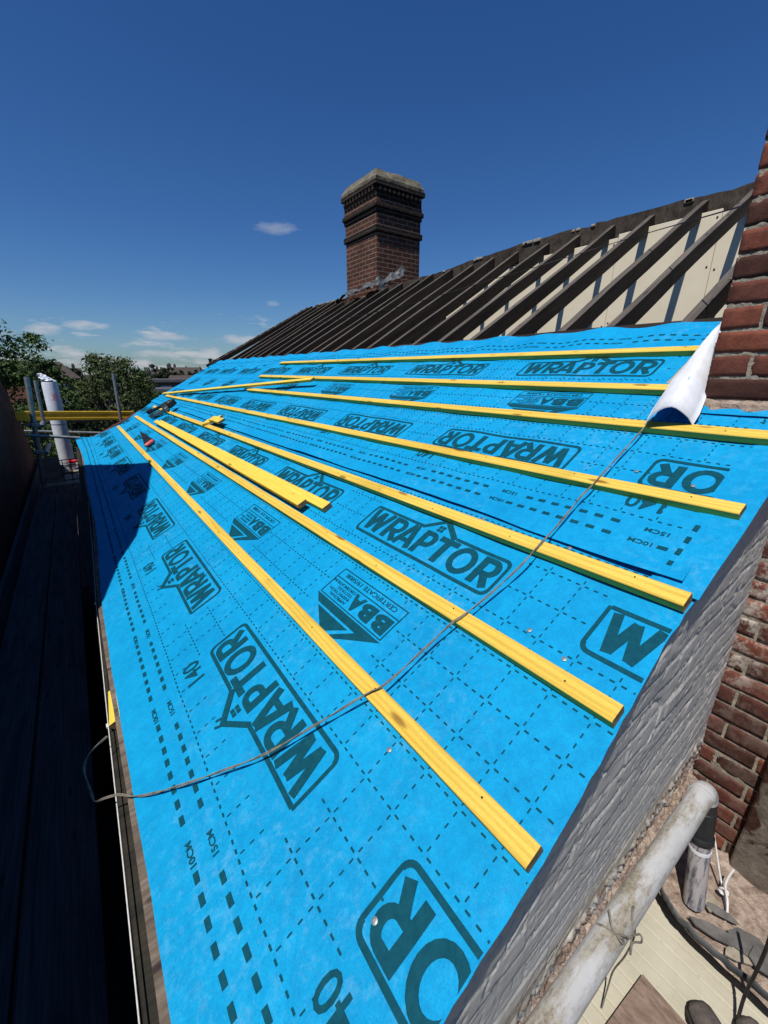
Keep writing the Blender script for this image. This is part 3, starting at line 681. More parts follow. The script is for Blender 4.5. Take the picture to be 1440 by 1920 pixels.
def ridge():
    m_ = MB(); n = 90; y0, y1 = .62, 9.75; V = []; F = []
    for i in range(n+1):
        y = y0+(y1-y0)*i/n; jag = .022*noise.noise(Vector((y*3.1, 1, 1)))+.018*noise.noise(Vector((y*11, 4, 1)))
        zt = float(np.interp(y, RY, RZ))+jag; x0 = 5.07+.012*noise.noise(Vector((y*2, 8, 2)))
        for (x, z) in ((x0, 1.22), (x0-.004, zt), (x0+.045, zt-.02), (x0+.05, 1.22)): V.append(Vector((x, y, z)))
    for i in range(n):
        for k in range(4): F.append((i*4+k, i*4+(k+1) % 4, (i+1)*4+(k+1) % 4, (i+1)*4+k))
    F += [(3, 2, 1, 0), tuple(n*4+k for k in range(4))]; m_.add(V, F); m_.build('ridge_board', M['ridge'], frame)
ridge()
m_ = MB()
for k in range(26):                                     # lumps of old ridge bedding on top
    y = random.uniform(.9, 9.6); s_ = random.uniform(.02, .06); zb_ = float(np.interp(y, RY, RZ)); m_.box((5.05, y, zb_-.03), (5.12, y+s_*2, zb_-.01+s_*.4), bev=.008)
m_.build('ridge_bedding', M['mortar'], frame)
for (a, h, w, d) in ((2.62, -.135, .075, .10),):
    timber('purlin', R(a, .75, h), R(a, 9.2+.1*a, h), w, d, parent=frame)
timber('nailing_strip', R(2.44, .70, -.02), R(2.40, 9.0, -.035), .05, .022, parent=frame, mtop='rafter')
# ladder of short noggings at the far verge
vy = lambda a: 8.75+.245*a*.9
timber('verge_board', R(2.2, vy(2.2)+.40, .0), R(5.22, vy(5.22)+.32, .0), .05, .09, parent=frame)
timber('verge_board', R(2.2, vy(2.2)+.16, .0), R(5.22, vy(5.22)+.08, .0), .045, .09, parent=frame)
for i in range(12):
    a = 2.45+i*.235; timber('nogging', R(a, vy(a)+.18, -.0), R(a+.02, vy(a)+.38, -.0), .06, .05, parent=frame)
# cap board near the brick wall and slate bits
timber('trimmer', R(2.45, .78, .0), R(3.45, .98, -.01), .06, .12, parent=frame)
timber('trimmer', R(3.0, .70, -.01), R(3.02, .98, -.02), .09, .05, parent=frame)

# cream sheets boarding the loft partition, seen between the rafters
CG = 'cream boards behind the rafters'
for i, (ya, yb, zt) in enumerate(((.66, 1.72, 1.34), (1.725, 2.62, 1.37), (2.625, 3.52, 1.34), (3.525, 4.35, 1.30), (4.355, 5.15, 1.22))):
    m_ = MB(); m_.box((4.93, ya, -.9), (4.95, yb, zt), bev=.002); o = m_.build('cream_board', M['cream'])
    lab = ['cream board next to the brick wall behind the rafters', 'second cream board from the brick wall behind the rafters', 'third cream board from the brick wall behind the rafters', 'fourth cream board from the brick wall, partly hidden by rafters', 'farthest cream board, seen only in slits between rafters'][i]; tag(o, lab, 'board', CG)
    for zz in (zt-.06, zt-.45, zt-.85):
        for yy in (ya+.03, yb-.03): s_ = MB(); s_.tube([Vector((4.931, yy, zz)), Vector((4.926, yy, zz))], .008, 8); s_.build('screw_head', M['darkmetal'], o)

# ------------------------------------------------------------------ house body
house = empty('terraced_house', (1, 5, -7), 'terraced house under repair with a grey painted gable wall below the blue roof', 'house')
XW = 1.84
YW = lambda x: .236+.032*x
def gable():
    """painted brick gable wall, courses, cracks and chipped base as relief"""
    dx = .0062; xs = np.arange(-.10, XW+.001, dx); V = []; F = []; chip = []; nz = 170; NN = noise.noise
    for i, x in enumerate(xs):
        zt = ((x-.4286)/SV.x)*SV.z-NV.z*CAMH-.030+.012*NN(Vector((x*13, 0, 0)))+.006*NN(Vector((x*41, 0, 0)))
        for j in range(nz+1):
            z = max(zt-j*.0078, -1.75)
            tilt = z+.007*NN(Vector((x*2.2, z*2, 5)))+.003*NN(Vector((x*11, z*9, 5))); row = math.floor(tilt/.075); fr = tilt/.075-row
            off = .1125*(row % 2)+.02*math.sin(row*3.7); fx = ((x+off+.006*NN(Vector((z*20, x*6, 1)))) % .225)/.225
            dm = min(fr, 1-fr)*.075; dj = min(fx, 1-fx)*.225
            g = max(0, 1-dm/.0050)*min(1, max(.08, .55+1.1*NN(Vector((x*4, row*3.1, 2))))); g2 = max(0, 1-dj/.004)*.35*(1 if NN(Vector((row*3.3, math.floor((x+off)/.225)*2.2, 0))) > 0 else 0)
            crk = 0
            for sc_, kx, kz, w_, am in ((0, 4.0, 13, .014, .0060), (9, 3.0, 21, .012, .0035), (17, 1.6, 8, .010, .0070)):
                q = abs(NN(Vector((x*kx+z*kx*.5, (z-.22*x)*kz, sc_)))); crk += am*max(0, 1-q/w_)
            soft = .0030*NN(Vector((x*4, z*7, 0)))+.0012*NN(Vector((x*16, z*24, 3)))+.0009*NN(Vector((x*55, z*70, 3)))
            d = .008*max(g, g2)+crk-soft+.0035*NN(Vector((row*7.7, math.floor((x+off)/.225)*3.3, 1)))
            top = sstep(z, zt-.030, zt-.003)*(.004+.014*abs(NN(Vector((x*22, z*20, 1)))))
            low = sstep(-z, 1.385, 1.42); c = low*(1 if NN(Vector((x*24, z*24, 1)))+NN(Vector((x*7, z*7, 4))) > -.06 else .15)
            c = max(c, .8*(1 if top > .012 and NN(Vector((x*6, 0, 3))) > .12 else 0))
            if low > .3: d -= .016*low*abs(NN(Vector((x*33, z*33, 7))))+.008*NN(Vector((x*80, z*80, 2)))*low
            V.append(Vector((x, YW(x)+d+top, z))); chip.append(min(1, c))
    W_ = nz+1
    for i in range(len(xs)-1):
        for j in range(nz):
            if V[i*W_+j].z <= -1.749: continue
            F.append((i*W_+j, i*W_+j+1, (i+1)*W_+j+1, (i+1)*W_+j))
    o = mesh_obj('gable_wall', V, F, M['greywall'], house, True)
    at = o.data.attributes.new('chip', 'FLOAT', 'POINT'); at.data.foreach_set('value', chip)
    o['label'] = 'grey painted rough brick gable wall'
gable()
# solid body behind it
m_ = MB(); zt = lambda x: ((x+NV.x*CAMH*1)/SV.x)*SV.z-NV.z*CAMH
def rz(x, off): return ((x-.4286)/SV.x)*SV.z-NV.z*CAMH-off
P_ = [(-.02, .335, -7.5), (-.02, .335, rz(-.02, .06)), (XW+.02, .335, rz(XW+.02, .06)), (XW+.02, .335, -7.5)]
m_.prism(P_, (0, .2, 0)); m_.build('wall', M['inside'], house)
m_ = MB(); m_.box((-.02, .54, -7.5), (.20, 8.6, rz(-.02, .07))); m_.build('wall', M['neighbrick'], house)
P_ = [(-.02, 8.62, -7.5), (-.02, 8.62, rz(-.02, .07)), (5.1, 9.45, rz(5.1, .12)), (9.5, 9.8, -.6), (9.5, 9.8, -7.5)]
m_ = MB(); m_.prism(P_, (0, .22, 0)); m_.build('wall', M['neighbrick'], house)
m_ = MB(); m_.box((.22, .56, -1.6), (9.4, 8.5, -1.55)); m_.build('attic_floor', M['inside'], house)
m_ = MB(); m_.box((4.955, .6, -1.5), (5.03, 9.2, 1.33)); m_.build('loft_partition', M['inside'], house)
m_ = MB(); m_.prism([(5.15, .6, 1.5), (9.6, .6, -.75), (9.6, .6, -.85), (5.15, .6, 1.4)], (0, 9.0, 0)); m_.build('rear_roof_slope', M['rafter'], house)
# eaves: weathered tilting timber, fascia board in shade, gutter
m_ = MB(); V = []; F = []; n = 170
for i in range(n+1):
    y = .10+8.4*i/n; w = .003*noise.noise(Vector((y*6, 1, 0))); a = e0(y); P0 = R(a, y, 0)
    for dx, dz in ((-.013+w, -.004), (.03, .004), (.03, -.05), (-.010+w, -.055)): V.append(P0+Vector((dx-.004, 0, dz-.008)))
for i in range(n):
    for k in range(4): F.append((i*4+k, i*4+(k+1) % 4, (i+1)*4+(k+1) % 4, (i+1)*4+k))
F += [(3, 2, 1, 0), tuple(n*4+k for k in range(4))]; m_.add(V, F); m_.build('tilting_fillet', M['grey_timber'], house)
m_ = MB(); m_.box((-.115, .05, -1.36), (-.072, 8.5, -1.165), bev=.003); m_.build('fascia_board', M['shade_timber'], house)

def add_brick_wall(name, mat, x, y0, y1, z0, z1, parent, paint=True, mort=M['mortar'], skip=None):
    """brick face towards -x; every brick a slightly irregular block, mortar a lumpy sheet just behind the faces"""
    V = []; F = []; tone = []; pnt = []; row = 0; z = z0; n3 = 7
    while z < z1:
        off = [0, .1125][row % 2]; yy = y1
        lens = []; cur = 0
        first = .103 if row % 2 else .215
        while yy > y0:
            ln = first if yy == y1 else .215
            if yy == y1-.225*0 and row % 2 == 0: ln = .215
            b0 = max(y0, yy-ln); t_ = random.random(); hb = .066
            prot = random.uniform(-.003, .003); nY, nZ = 10, 5; b = len(V); tiltb = random.uniform(-.002, .002)
            for i in range(nY+1):
                for j in range(nZ+1):
                    u, v = i/nY, j/nZ; ry = yy+(b0-yy)*u; rz_ = z+hb*v+tiltb*(u-.5)*2
                    ed = min(u*(yy-b0), (1-u)*(yy-b0), v*hb, (1-v)*hb); rnd = .0035*max(0, 1-ed/.004)
                    ry += .0022*noise.noise(Vector((ry*40, rz_*40, row)))+.0014*noise.noise(Vector((ry*130, rz_*130, row))); rz_ += .0022*noise.noise(Vector((ry*40, rz_*40, row+9)))
                    V.append(Vector((x-.0015-prot*.6+rnd*.7+.0012*noise.noise(Vector((ry*30, rz_*30, row*1.3)))+.001*noise.noise(Vector((ry*110, rz_*110, 3))), ry, rz_)))
                    tone.append(t_*.8+.2*abs(noise.noise(Vector((ry*20, rz_*20, 5))))); pnt.append((sstep(ry, .17, .27)*sstep(-rz_, .55, .7)*sstep(rz_, -1.30, -1.0)+.15*sstep(-rz_, .4, .5)) if paint else 0)
            for i in range(nY):
                for j in range(nZ): k = b+i*(nZ+1)+j; F.append((k, k+1, k+nZ+2, k+nZ+1))
            e = b+(nY+1)*(nZ+1)-1
            # return faces back into the wall
            rim = [b+i*(nZ+1) for i in range(nY+1)]+[b+nY*(nZ+1)+j for j in range(1, nZ+1)]+[b+i*(nZ+1)+nZ for i in range(nY-1, -1, -1)]+[b+j for j in range(nZ-1, 0, -1)]
            bb = len(V)
            for r_ in rim: V.append(V[r_]+Vector((.02 if not (abs(V[r_].y-y1) < .012) else .10, 0, 0))); tone.append(tone[r_]); pnt.append(pnt[r_])
            for q in range(len(rim)): F.append((rim[q], bb+q, bb+(q+1) % len(rim), rim[(q+1) % len(rim)]))
            yy = b0-.010
        z += .0755; row += 1
    o = mesh_obj(name, V, F, mat, parent, False)
    for nm, dat in (('tone', tone), ('paint', pnt)):
        at = o.data.attributes.new(nm, 'FLOAT', 'POINT'); at.data.foreach_set('value', dat)
    bm = bmesh.new(); bm.from_mesh(o.data); bmesh.ops.recalc_face_normals(bm, faces=bm.faces)
    for f in bm.faces: f.smooth = True
    bm.to_mesh(o.data); bm.free()
    V = []; F = []; ny, nz = int((y1-y0)/.008), int((z1-z0)/.008)
    for i in range(ny+1):
        for j in range(nz+1):
            yy = y0+(y1-y0-.004)*i/ny; zz = z0+(z1-z0)*j/nz; V.append(Vector((x+.0025+.0018*noise.noise(Vector((yy*30, zz*30, 1)))+.002*noise.noise(Vector((yy*90, zz*90, 1))), yy, zz)))
    for i in range(ny):
        for j in range(nz): k = i*(nz+1)+j; F.append((k, k+1, k+nz+2, k+nz+1))
    mm = mesh_obj('mortar_joints', V, F, mort, o, True)
    return o
bw = empty('brick_wall', (XW, 0, -2), 'tall red brick wall of the neighbouring house rising at the right edge', 'wall')
add_brick_wall('brick_face', M['brick'], XW, -.55, .575, -2.05, .80, bw)
m_ = MB(); m_.box((XW+.02, -.8, -7), (XW+.36, .560, .80)); m_.build('wall_core', M['mortar'], bw)
# eroded mortar ledge where the wall meets the roof
V = []; F = []; n = 40; pr = [(.0, .035), (-.020, .022), (-.034, .0), (-.028, -.022), (0, -.03)]
for i in range(n+1):
    y = .12+.455*i/n
    for k, (dx, dz) in enumerate(pr): q = noise.noise(Vector((y*22, k*1.7, 3))); V.append(Vector((XW+.002+dx*(1+.5*q), y, -.125+dz+.012*q)))
for i in range(n):
    for k in range(4): F.append((i*5+k, i*5+k+1, (i+1)*5+k+1, (i+1)*5+k))
mesh_obj('mortar_ledge', V, F, M['rubble'], bw, False)

# rendered pier in front of the brick wall, bottom right
m_ = MB(); m_.box((1.79, -.6, -2.05), (1.836, .097, -.9), bev=.006); pier = m_.build('render_pier', M['render']); tag(pier, 'stained cement-rendered pier against the brick wall at bottom right', 'pier')
sub = bmesh.new(); sub.from_mesh(pier.data); bmesh.ops.subdivide_edges(sub, edges=sub.edges[:], cuts=14, use_grid_fill=True)
for v in sub.verts: v.co.x += .005*noise.noise(v.co*14)+.004*noise.noise(v.co*40); v.co.y += .005*noise.noise(v.co*20)
sub.to_mesh(pier.data); sub.free()

# rough mortar bed and strip at the foot of the gable wall
def fillet():
    V = []; F = []; n = 260; m = 8
    for i in range(n+1):
        x = .2+(1.70-.2)*i/n; yw_ = YW(x)
        for j in range(m+1):
            t = j/m; y = yw_+.012-.055*t; z = -1.475-.045*t; q = abs(noise.noise(Vector((x*38, t*4, 1))))*.018+.010*noise.noise(Vector((x*90, t*9, 2)))
            V.append(Vector((x, y-.3*q, z+q*(1-.2*t))))
    for i in range(n):
        for j in range(m): k = i*(m+1)+j; F.append((k, k+1, k+m+2, k+m+1))
    o = mesh_obj('mortar_bed', V, F, M['rubble'], house)
    m_ = MB(); m_.prism([(.2, YW(.2)-.066, -1.52), (1.70, YW(1.70)-.066, -1.52), (1.70, YW(1.70)-.036, -1.515), (.2, YW(.2)-.036, -1.515)], (0, 0, -.09)); m_.build('base_strip', M['greywall'], house)
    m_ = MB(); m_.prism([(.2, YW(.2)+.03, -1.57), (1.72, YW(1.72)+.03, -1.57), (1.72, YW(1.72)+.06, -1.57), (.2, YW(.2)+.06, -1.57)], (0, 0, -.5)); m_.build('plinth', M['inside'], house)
fillet()

# ------------------------------------------------------------------ waste pipe
pp = empty('waste_pipe', (1.57, .235, -1.43), 'dirty grey soil pipe along the gable with a black bent-down end', 'pipe')
PR = .034
A_ = Vector((1.475, .196, -1.356)); B_ = Vector((.10, .186, -1.318))
m_ = MB(); m_.tube([B_, B_.lerp(A_, .3), B_.lerp(A_, .6), A_], PR, 48); o = m_.build('pipe', M['pipe'], pp, True)
arc = [A_]; top = A_
EP_ = onZ(1300, 1692, -1.86); dn = (EP_-A_-Vector((.04, 0, 0))).normalized()
C0 = A_; 
for i in range(1, 9):
    t = i/8*math.pi/2; arc.append(A_+Vector((1, 0, -.025))*.042*math.sin(t)+dn*.042*(1-math.cos(t)))
m_ = MB(); m_.tube(arc, [PR+.0015]+[PR+.0015]*8, 40); m_.tube([A_-Vector((.010, 0, 0)), A_+Vector((.004, 0, 0))], PR+.0035, 40); m_.build('elbow', M['pipe'], pp, True)
E_ = arc[-1]; m_ = MB(); m_.tube([E_-dn*.005, E_+dn*.04, E_+dn*.042, E_+dn*.15], [PR+.001, PR, PR+.002, PR+.001], 40); m_.tube([E_+dn*.148, E_+dn*.152, E_+dn*.172, E_+dn*.176], [PR+.002, PR+.005, PR+.005, PR+.002], 40); m_.build('rubber_coupling', M['black'], pp, True)
m_ = MB(); LD_ = (EP_-E_).length; m_.tube([E_+dn*.17, E_+dn*LD_], PR-.001, 40, cap=False); m_.tube([E_+dn*LD_, E_+dn*.18], PR-.004, 40, cap=False)
ring_ = [(math.cos(k*math.pi/20), math.sin(k*math.pi/20)) for k in range(40)]
m_.build('down_pipe', M['blackpipe'], pp, True)
m_ = MB(); m_.tube([E_+dn*.205, E_+dn*.218], PR+.0003, 40); o = m_.build('dusty_band', M['white_side'], pp, True)
# wire tie knotted round the pipe, tail hanging to the deck
def pipe_pt(x, ang, r=PR+.004): x = x*.95; c_ = B_.lerp(A_, (x-B_.x)/(A_.x-B_.x)); return Vector((x, c_.y-math.cos(ang)*r, c_.z+math.sin(ang)*r))
tw = [pipe_pt(.86, 2.3), pipe_pt(.865, 1.8), pipe_pt(.87, 1.35), pipe_pt(.875, 1.0, PR+.012), pipe_pt(.885, .8, PR+.006), pipe_pt(.868, .85, PR+.016), pipe_pt(.872, 1.15, PR+.01), pipe_pt(.885, .95, PR+.018), pipe_pt(.90, .55), pipe_pt(.93, .15), pipe_pt(.955, -.15, PR+.012), pipe_pt(.94, -.1, PR+.02), pipe_pt(.91, .2, PR+.010), pipe_pt(.90, -.3, PR+.014), onZ(1187, 1700, -1.30), onZ(1191, 1740, -1.40), onZ(1186, 1765, -1.50), onZ(1170, 1795, -1.62), onZ(1150, 1820, -1.75), onZ(1140, 1850, -1.88), onZ(1128, 1890, -1.97)]
m_ = MB(); m_.tube(catmull(tw, 6), .0024, 7); m_.tube(catmull([pipe_pt(.872, 1.1, PR+.010), pipe_pt(.872, 1.5, PR+.014), pipe_pt(.90, 1.9, PR+.022)], 5), .0022, 7)
tag(m_.build('tie_wire', M['string_old'], None, True), 'knotted bare wire tied round the grey pipe, its tail dangling to the deck', 'wire')

# ------------------------------------------------------------------ cream deck, boots, plank, lead tray (bottom right)
def cream():
    """grooved cream board, grooves running along y"""
    V = []; F = []; xs = []; x = .45
    while x < 1.74:
        xs += [(x, 0), (x+.0035, -.004), (x+.006, -.004), (x+.0095, 0)]; x += .052+random.uniform(-.003, .003)
    n = 60
    for i, (xx, z) in enumerate(xs):
        for j in range(n+1): y = -.9+1.24*j/n; V.append(Vector((xx+.0012*noise.noise(Vector((xx*3, y*12, 0))), y, -2.0+z)))
    for i in range(len(xs)-1):
        for j in range(n): k = i*(n+1)+j; F.append((k, k+n+1, k+n+2, k+1))
    o = mesh_obj('cream_deck', V, F, M['creamdeck']); tag(o, 'sunlit cream board deck with fine parallel grooves at bottom right', 'deck')
    m_ = MB(); m_.box((.45, -.9, -2.04), (1.735, .34, -2.006)); m_.build('deck_underside', M['deck_lit'], o)
cream()
c0 = onZ(1205, 1826, -1.955); c1 = onZ(1163, 1884, -1.955); c2 = onZ(1292, 1926, -1.955); u = (c1-c0).normalized(); v = (c2-c0).normalized()
m_ = MB(); m_.prism([c0, c0+u*.42, c0+u*.42+v*.75, c0+v*.75], (0, 0, -.040)); tag(m_.build('brown_board', M['brownboard']), 'rough brown board lying loose on the cream deck', 'board')
def boot(c, ang, label):
    b = empty('work_boot', c, label, 'boot', 'worn work boots on the cream deck'); Mx = Matrix.Translation(c) @ Matrix.Rotation(ang, 4, 'Z') @ Matrix.Scale(.86, 4)
    def loft(rings):
        V = []; F = []; n = 20
        for (y, w, z0, z1) in rings:
            for k in range(n):
                an = 2*math.pi*k/n; V.append(Mx @ Vector((math.cos(an)*w/2, y, (z0+z1)/2+math.sin(an)*(z1-z0)/2)))
        for i in range(len(rings)-1):
            for k in range(n): F.append((i*n+k, i*n+(k+1) % n, (i+1)*n+(k+1) % n, (i+1)*n+k))
        F += [tuple(range(n)), tuple((len(rings)-1)*n+k for k in range(n))][:2]; return V, F
    V, F = loft([(.0, .03, .03, .05), (-.006, .062, .02, .066), (-.02, .084, .012, .076), (-.05, .096, .010, .080), (-.09, .100, .010, .086), (-.13, .094, .01, .105), (-.18, .084, .01, .14), (-.24, .082, .01, .17), (-.28, .06, .02, .17)])
    m_ = MB(); m_.add(V, F); m_.build('upper', M['boot'], b, True)
    m_ = MB(); poly = [(math.sin(t)*.053*(1 if t < 9 else 1), -.045+math.cos(t)*.052) for t in np.linspace(-math.pi/2, math.pi/2, 13)]+[(.045, -.16), (.042, -.28), (-.042, -.28), (-.045, -.16)]
    m_.prism([Mx @ Vector((x, y, 0)) for x, y in poly], (0, 0, .022)); m_.build('sole', M['sole'], b)
boot(onZ(1303, 1880, -1.97)+Vector((0, 0, -.028)), -.62, 'scuffed brown work boot toe beside the brown board'); boot(onZ(1390, 1910, -1.97)+Vector((0, 0, -.028)), -.55, 'grey boot toe at the bottom edge near the dark cable')
# lead-lined tray
tr = empty('lead_tray', (1.6, 0, -1.95), 'battered lead-lined gutter tray with a turned-up rim on the deck', 'gutter tray')
rim = [Vector((1.66, .235, 0)), Vector((1.55, .245, 0)), Vector((1.47, .225, 0)), Vector((1.425, .175, 0)), Vector((1.405, .11, 0)), Vector((1.405, .0, 0)), Vector((1.415, -.12, 0)), Vector((1.43, -.30, 0)), Vector((1.45, -.60, 0))]
rc_ = catmull(rim, 12); V = []; F = []
for i, p in enumerate(rc_):
    q = .006*noise.noise(Vector((i*.35, 0, 1))); zt_ = -1.845+.012*noise.noise(Vector((i*.22, 3, 1)))
    for (o_, z) in ((.004, zt_-.030), (-.003, zt_-.018), (-.002, zt_), (.003, zt_+.003), (.009, zt_-.022)): V.append(Vector((p.x+o_+q, p.y, z)))
for i in range(len(rc_)-1):
    for k in range(4): F.append((i*5+k, i*5+k+1, (i+1)*5+k+1, (i+1)*5+k))
mesh_obj('rim', V, F, M['lead'], tr, True)
V = []; F = []
for i in range(40):
    for j in range(24): x = 1.405+(.435-.10*max(0, i-33)/6)*j/23+(.06*((i-30)/9)**2 if i > 30 else 0); y = -.6+.83*i/39; V.append(Vector((x, y, -1.885+.010*noise.noise(Vector((x*16, y*16, 1)))+.006*noise.noise(Vector((x*50, y*50, 1))))))
for i in range(39):
    for j in range(23): k = i*24+j; F.append((k, k+1, k+25, k+24))
mesh_obj('tray_floor', V, F, M['rubble'], tr, False)
def shard(c, sz, ang, tilt, label, mat='slate'):
    n = 7; poly = []
    for k in range(n): an = 2*math.pi*k/n+random.uniform(-.25, .25); r_ = random.uniform(.75, 1.05); poly.append(Vector((math.cos(an)*sz[0]*r_, math.sin(an)*sz[1]*r_, 0)))
    Mx = Matrix.Translation(c) @ Matrix.Rotation(ang, 4, 'Z') @ Matrix.Rotation(tilt, 4, 'X'); m_ = MB(); m_.prism([Mx @ p for p in poly], Mx.to_3x3() @ Vector((0, 0, .007)))
    tag(m_.build('slate_shard' if mat == 'slate' else 'mortar_piece', M[mat]), label, 'slate piece' if mat == 'slate' else 'mortar piece', 'debris in the lead tray')
shard(onZ(1338, 1748, -1.85), (.085, .022), -1.15, .1, 'long grey-brown slate shard under the pipe end', 'slate')
shard(onZ(1352, 1712, -1.85), (.05, .016), -1.3, .5, 'narrow dark slate sliver standing beside the white cord')
shard(onZ(1330, 1690, -1.86), (.05, .03), .6, .1, 'pale mortar piece just right of the pipe end', 'mortar')
shard(onZ(1405, 1775, -1.85), (.07, .05), -.9, .1, 'dark slate piece in the tray beside the pier')
shard(onZ(1432, 1800, -1.845), (.05, .045), -.5, .12, 'broken slate corner at the right edge of the photo')
shard(onZ(1385, 1790, -1.86), (.05, .03), -.9, .1, 'crumbling mortar piece between two slates', 'mortar')
# white cord knotted beside the pipe
cd_ = [onX(1339, 1565, 1.70), onX(1350, 1640, 1.66), onX(1356, 1668, 1.64), onZ(1360, 1700, -1.88), onZ(1368, 1740, -1.90), onZ(1377, 1800, -1.885)]
m_ = MB(); m_.tube(catmull(cd_, 8), .0032, 8)
m_.tube(catmull([onX(1376, 1630, 1.66), onX(1366, 1645, 1.64), onX(1360, 1662, 1.62), onX(1364, 1690, 1.60), onZ(1362, 1720, -1.87), onZ(1352, 1742, -1.90), onZ(1342, 1746, -1.845)], 8), .0038, 8)
kn = onX(1357, 1671, 1.62)
m_.tube([kn+Vector((.0, math.cos(t)*.013, math.sin(t)*.011))+Vector((-.003*math.sin(t*2), 0, 0)) for t in np.linspace(0, 6.8, 22)], .0032, 8)
m_.tube([kn+Vector((-.003, math.cos(t)*.010+.003, math.sin(t)*.014)) for t in np.linspace(1, 6.0, 18)], .0030, 8)
tag(m_.build('white_cord', M['string'], None, True), 'white knotted cord hanging beside the black pipe end', 'cord')
m_ = MB(); m_.tube(catmull([onZ(1452, 1730, -1.50), onZ(1436, 1780, -1.62), onZ(1415, 1828, -1.75), onZ(1398, 1862, -1.88), onZ(1385, 1905, -1.96), onZ(1380, 1935, -1.98)], 8), .0048, 10)
tag(m_.build('dark_cable', M['cable'], None, True), 'dark cable dropping across the lead tray at the bottom right corner', 'cable')

# ------------------------------------------------------------------ chimney
CH = empty('chimney_stack', (5.5, 7.6, 1.3), 'tall old red brick chimney stack with soot-blackened corbels and a concrete cap', 'chimney')
cx0, cx1, cy0, cy1 = 5.0, 6.03, 7.12, 8.19
def cbox(name, z0, z1, e, mat, bev=.006):
    m_ = MB(); m_.box((cx0-e, cy0-e, z0), (cx1+e, cy1+e, z1), bev=bev); return m_.build(name, M[mat], CH)
cbox('shaft', .9, 2.43, 0, 'oldbrick'); cbox('band_course', 2.432, 2.525, .034, 'sootbrick'); cbox('shaft', 2.527, 2.735, .004, 'oldbrick')
cbox('shaft', 2.737, 2.80, .022, 'sootbrick'); cbox('band_course', 2.802, 2.875, .046, 'sootbrick'); cbox('shaft', 2.877, 2.945, .02, 'oldbrick')
cbox('shaft', 2.947, 3.125, .012, 'sootbrick')
for side in range(2):
    n = 10
    for i in range(n):
        f = (i+.5)/n
        m_ = MB()
        if side == 0: y = cy0+(cy1-cy0)*f; m_.prism([(cx0-.013, y-.027, 2.96), (cx0-.052, y-.027, 3.05), (cx0-.052, y-.027, 3.122), (cx0-.013, y-.027, 3.122)], (0, .054, 0))
        else: x = cx0+(cx1-cx0)*f; m_.prism([(x-.027, cy0-.013, 2.96), (x-.027, cy0-.052, 3.05), (x-.027, cy0-.052, 3.122), (x-.027, cy0-.013, 3.122)], (.054, 0, 0))
        m_.build('corbel_brick', M['sootbrick'], CH)
cbox('oversailing_course', 3.126, 3.20, .058, 'sootbrick')
m_ = MB(); a, b_ = .045, -.015
lo = [(cx0-a, cy0-a, 3.202), (cx1+a, cy0-a, 3.202), (cx1+a, cy1+a, 3.202), (cx0-a, cy1+a, 3.202)]; mid = [(x, y, 3.25) for x, y, z in lo]; hi = [(cx0-b_+.02, cy0-b_+.02, 3.385), (cx1+b_-.02, cy0-b_+.02, 3.385), (cx1+b_-.02, cy1+b_-.02, 3.385), (cx0-b_+.02, cy1+b_-.02, 3.385)]
m_.add(lo+mid+hi, [(3, 2, 1, 0), (8, 9, 10, 11)]+[(i, (i+1) % 4, 4+(i+1) % 4, 4+i) for i in range(4)]+[(4+i, 4+(i+1) % 4, 8+(i+1) % 4, 8+i) for i in range(4)])
cap = m_.build('concrete_cap', M['conc'], CH); bm = bmesh.new(); bm.from_mesh(cap.data); bmesh.ops.subdivide_edges(bm, edges=bm.edges[:], cuts=12, use_grid_fill=True)
for v in bm.verts: v.co += Vector((noise.noise(v.co*7), noise.noise(v.co*7+Vector((3, 0, 0))), .8*noise.noise(v.co*5+Vector((0, 7, 0)))))*.020
bm.to_mesh(cap.data); bm.free()
def flashing():
    top = [(636, 557), (655, 541), (680, 545), (705, 533), (712, 521), (726, 517), (740, 500), (752, 497)]; V = []; F = []
    path = [Vector((4.96, 8.34, 1.46)), Vector((4.93, 8.15, 1.55)), Vector((4.93, 7.7, 1.57)), Vector((4.93, 7.25, 1.60)), Vector((4.97, 7.07, 1.66)), Vector((5.18, 7.05, 1.70)), Vector((5.38, 7.04, 1.84)), Vector((5.60, 7.03, 1.90))]
    P_ = catmull(path, 10)
    for i, p in enumerate(P_):
        for k in range(7):
            t = k/6; q = Vector((noise.noise(Vector((i*.28, k*.7, 0))), noise.noise(Vector((i*.28, k*.7, 5))), noise.noise(Vector((i*.28, k*.7, 9)))))*.055
            out_ = Vector((-.30, -.10, -.20)) if i < 36 else Vector((-.16, -.22, -.30)); V.append(p+out_*t*(.55+.25*noise.noise(Vector((i*.15, 2, 2))))+q*(.3+t)+Vector((0, 0, .03*math.sin(i*.5))))
    for i in range(len(P_)-1):
        for k in range(6): F.append((i*7+k, i*7+k+1, (i+1)*7+k+1, (i+1)*7+k))
    o = mesh_obj('lead_flashing', V, F, M['lead'], CH, True)
flashing()

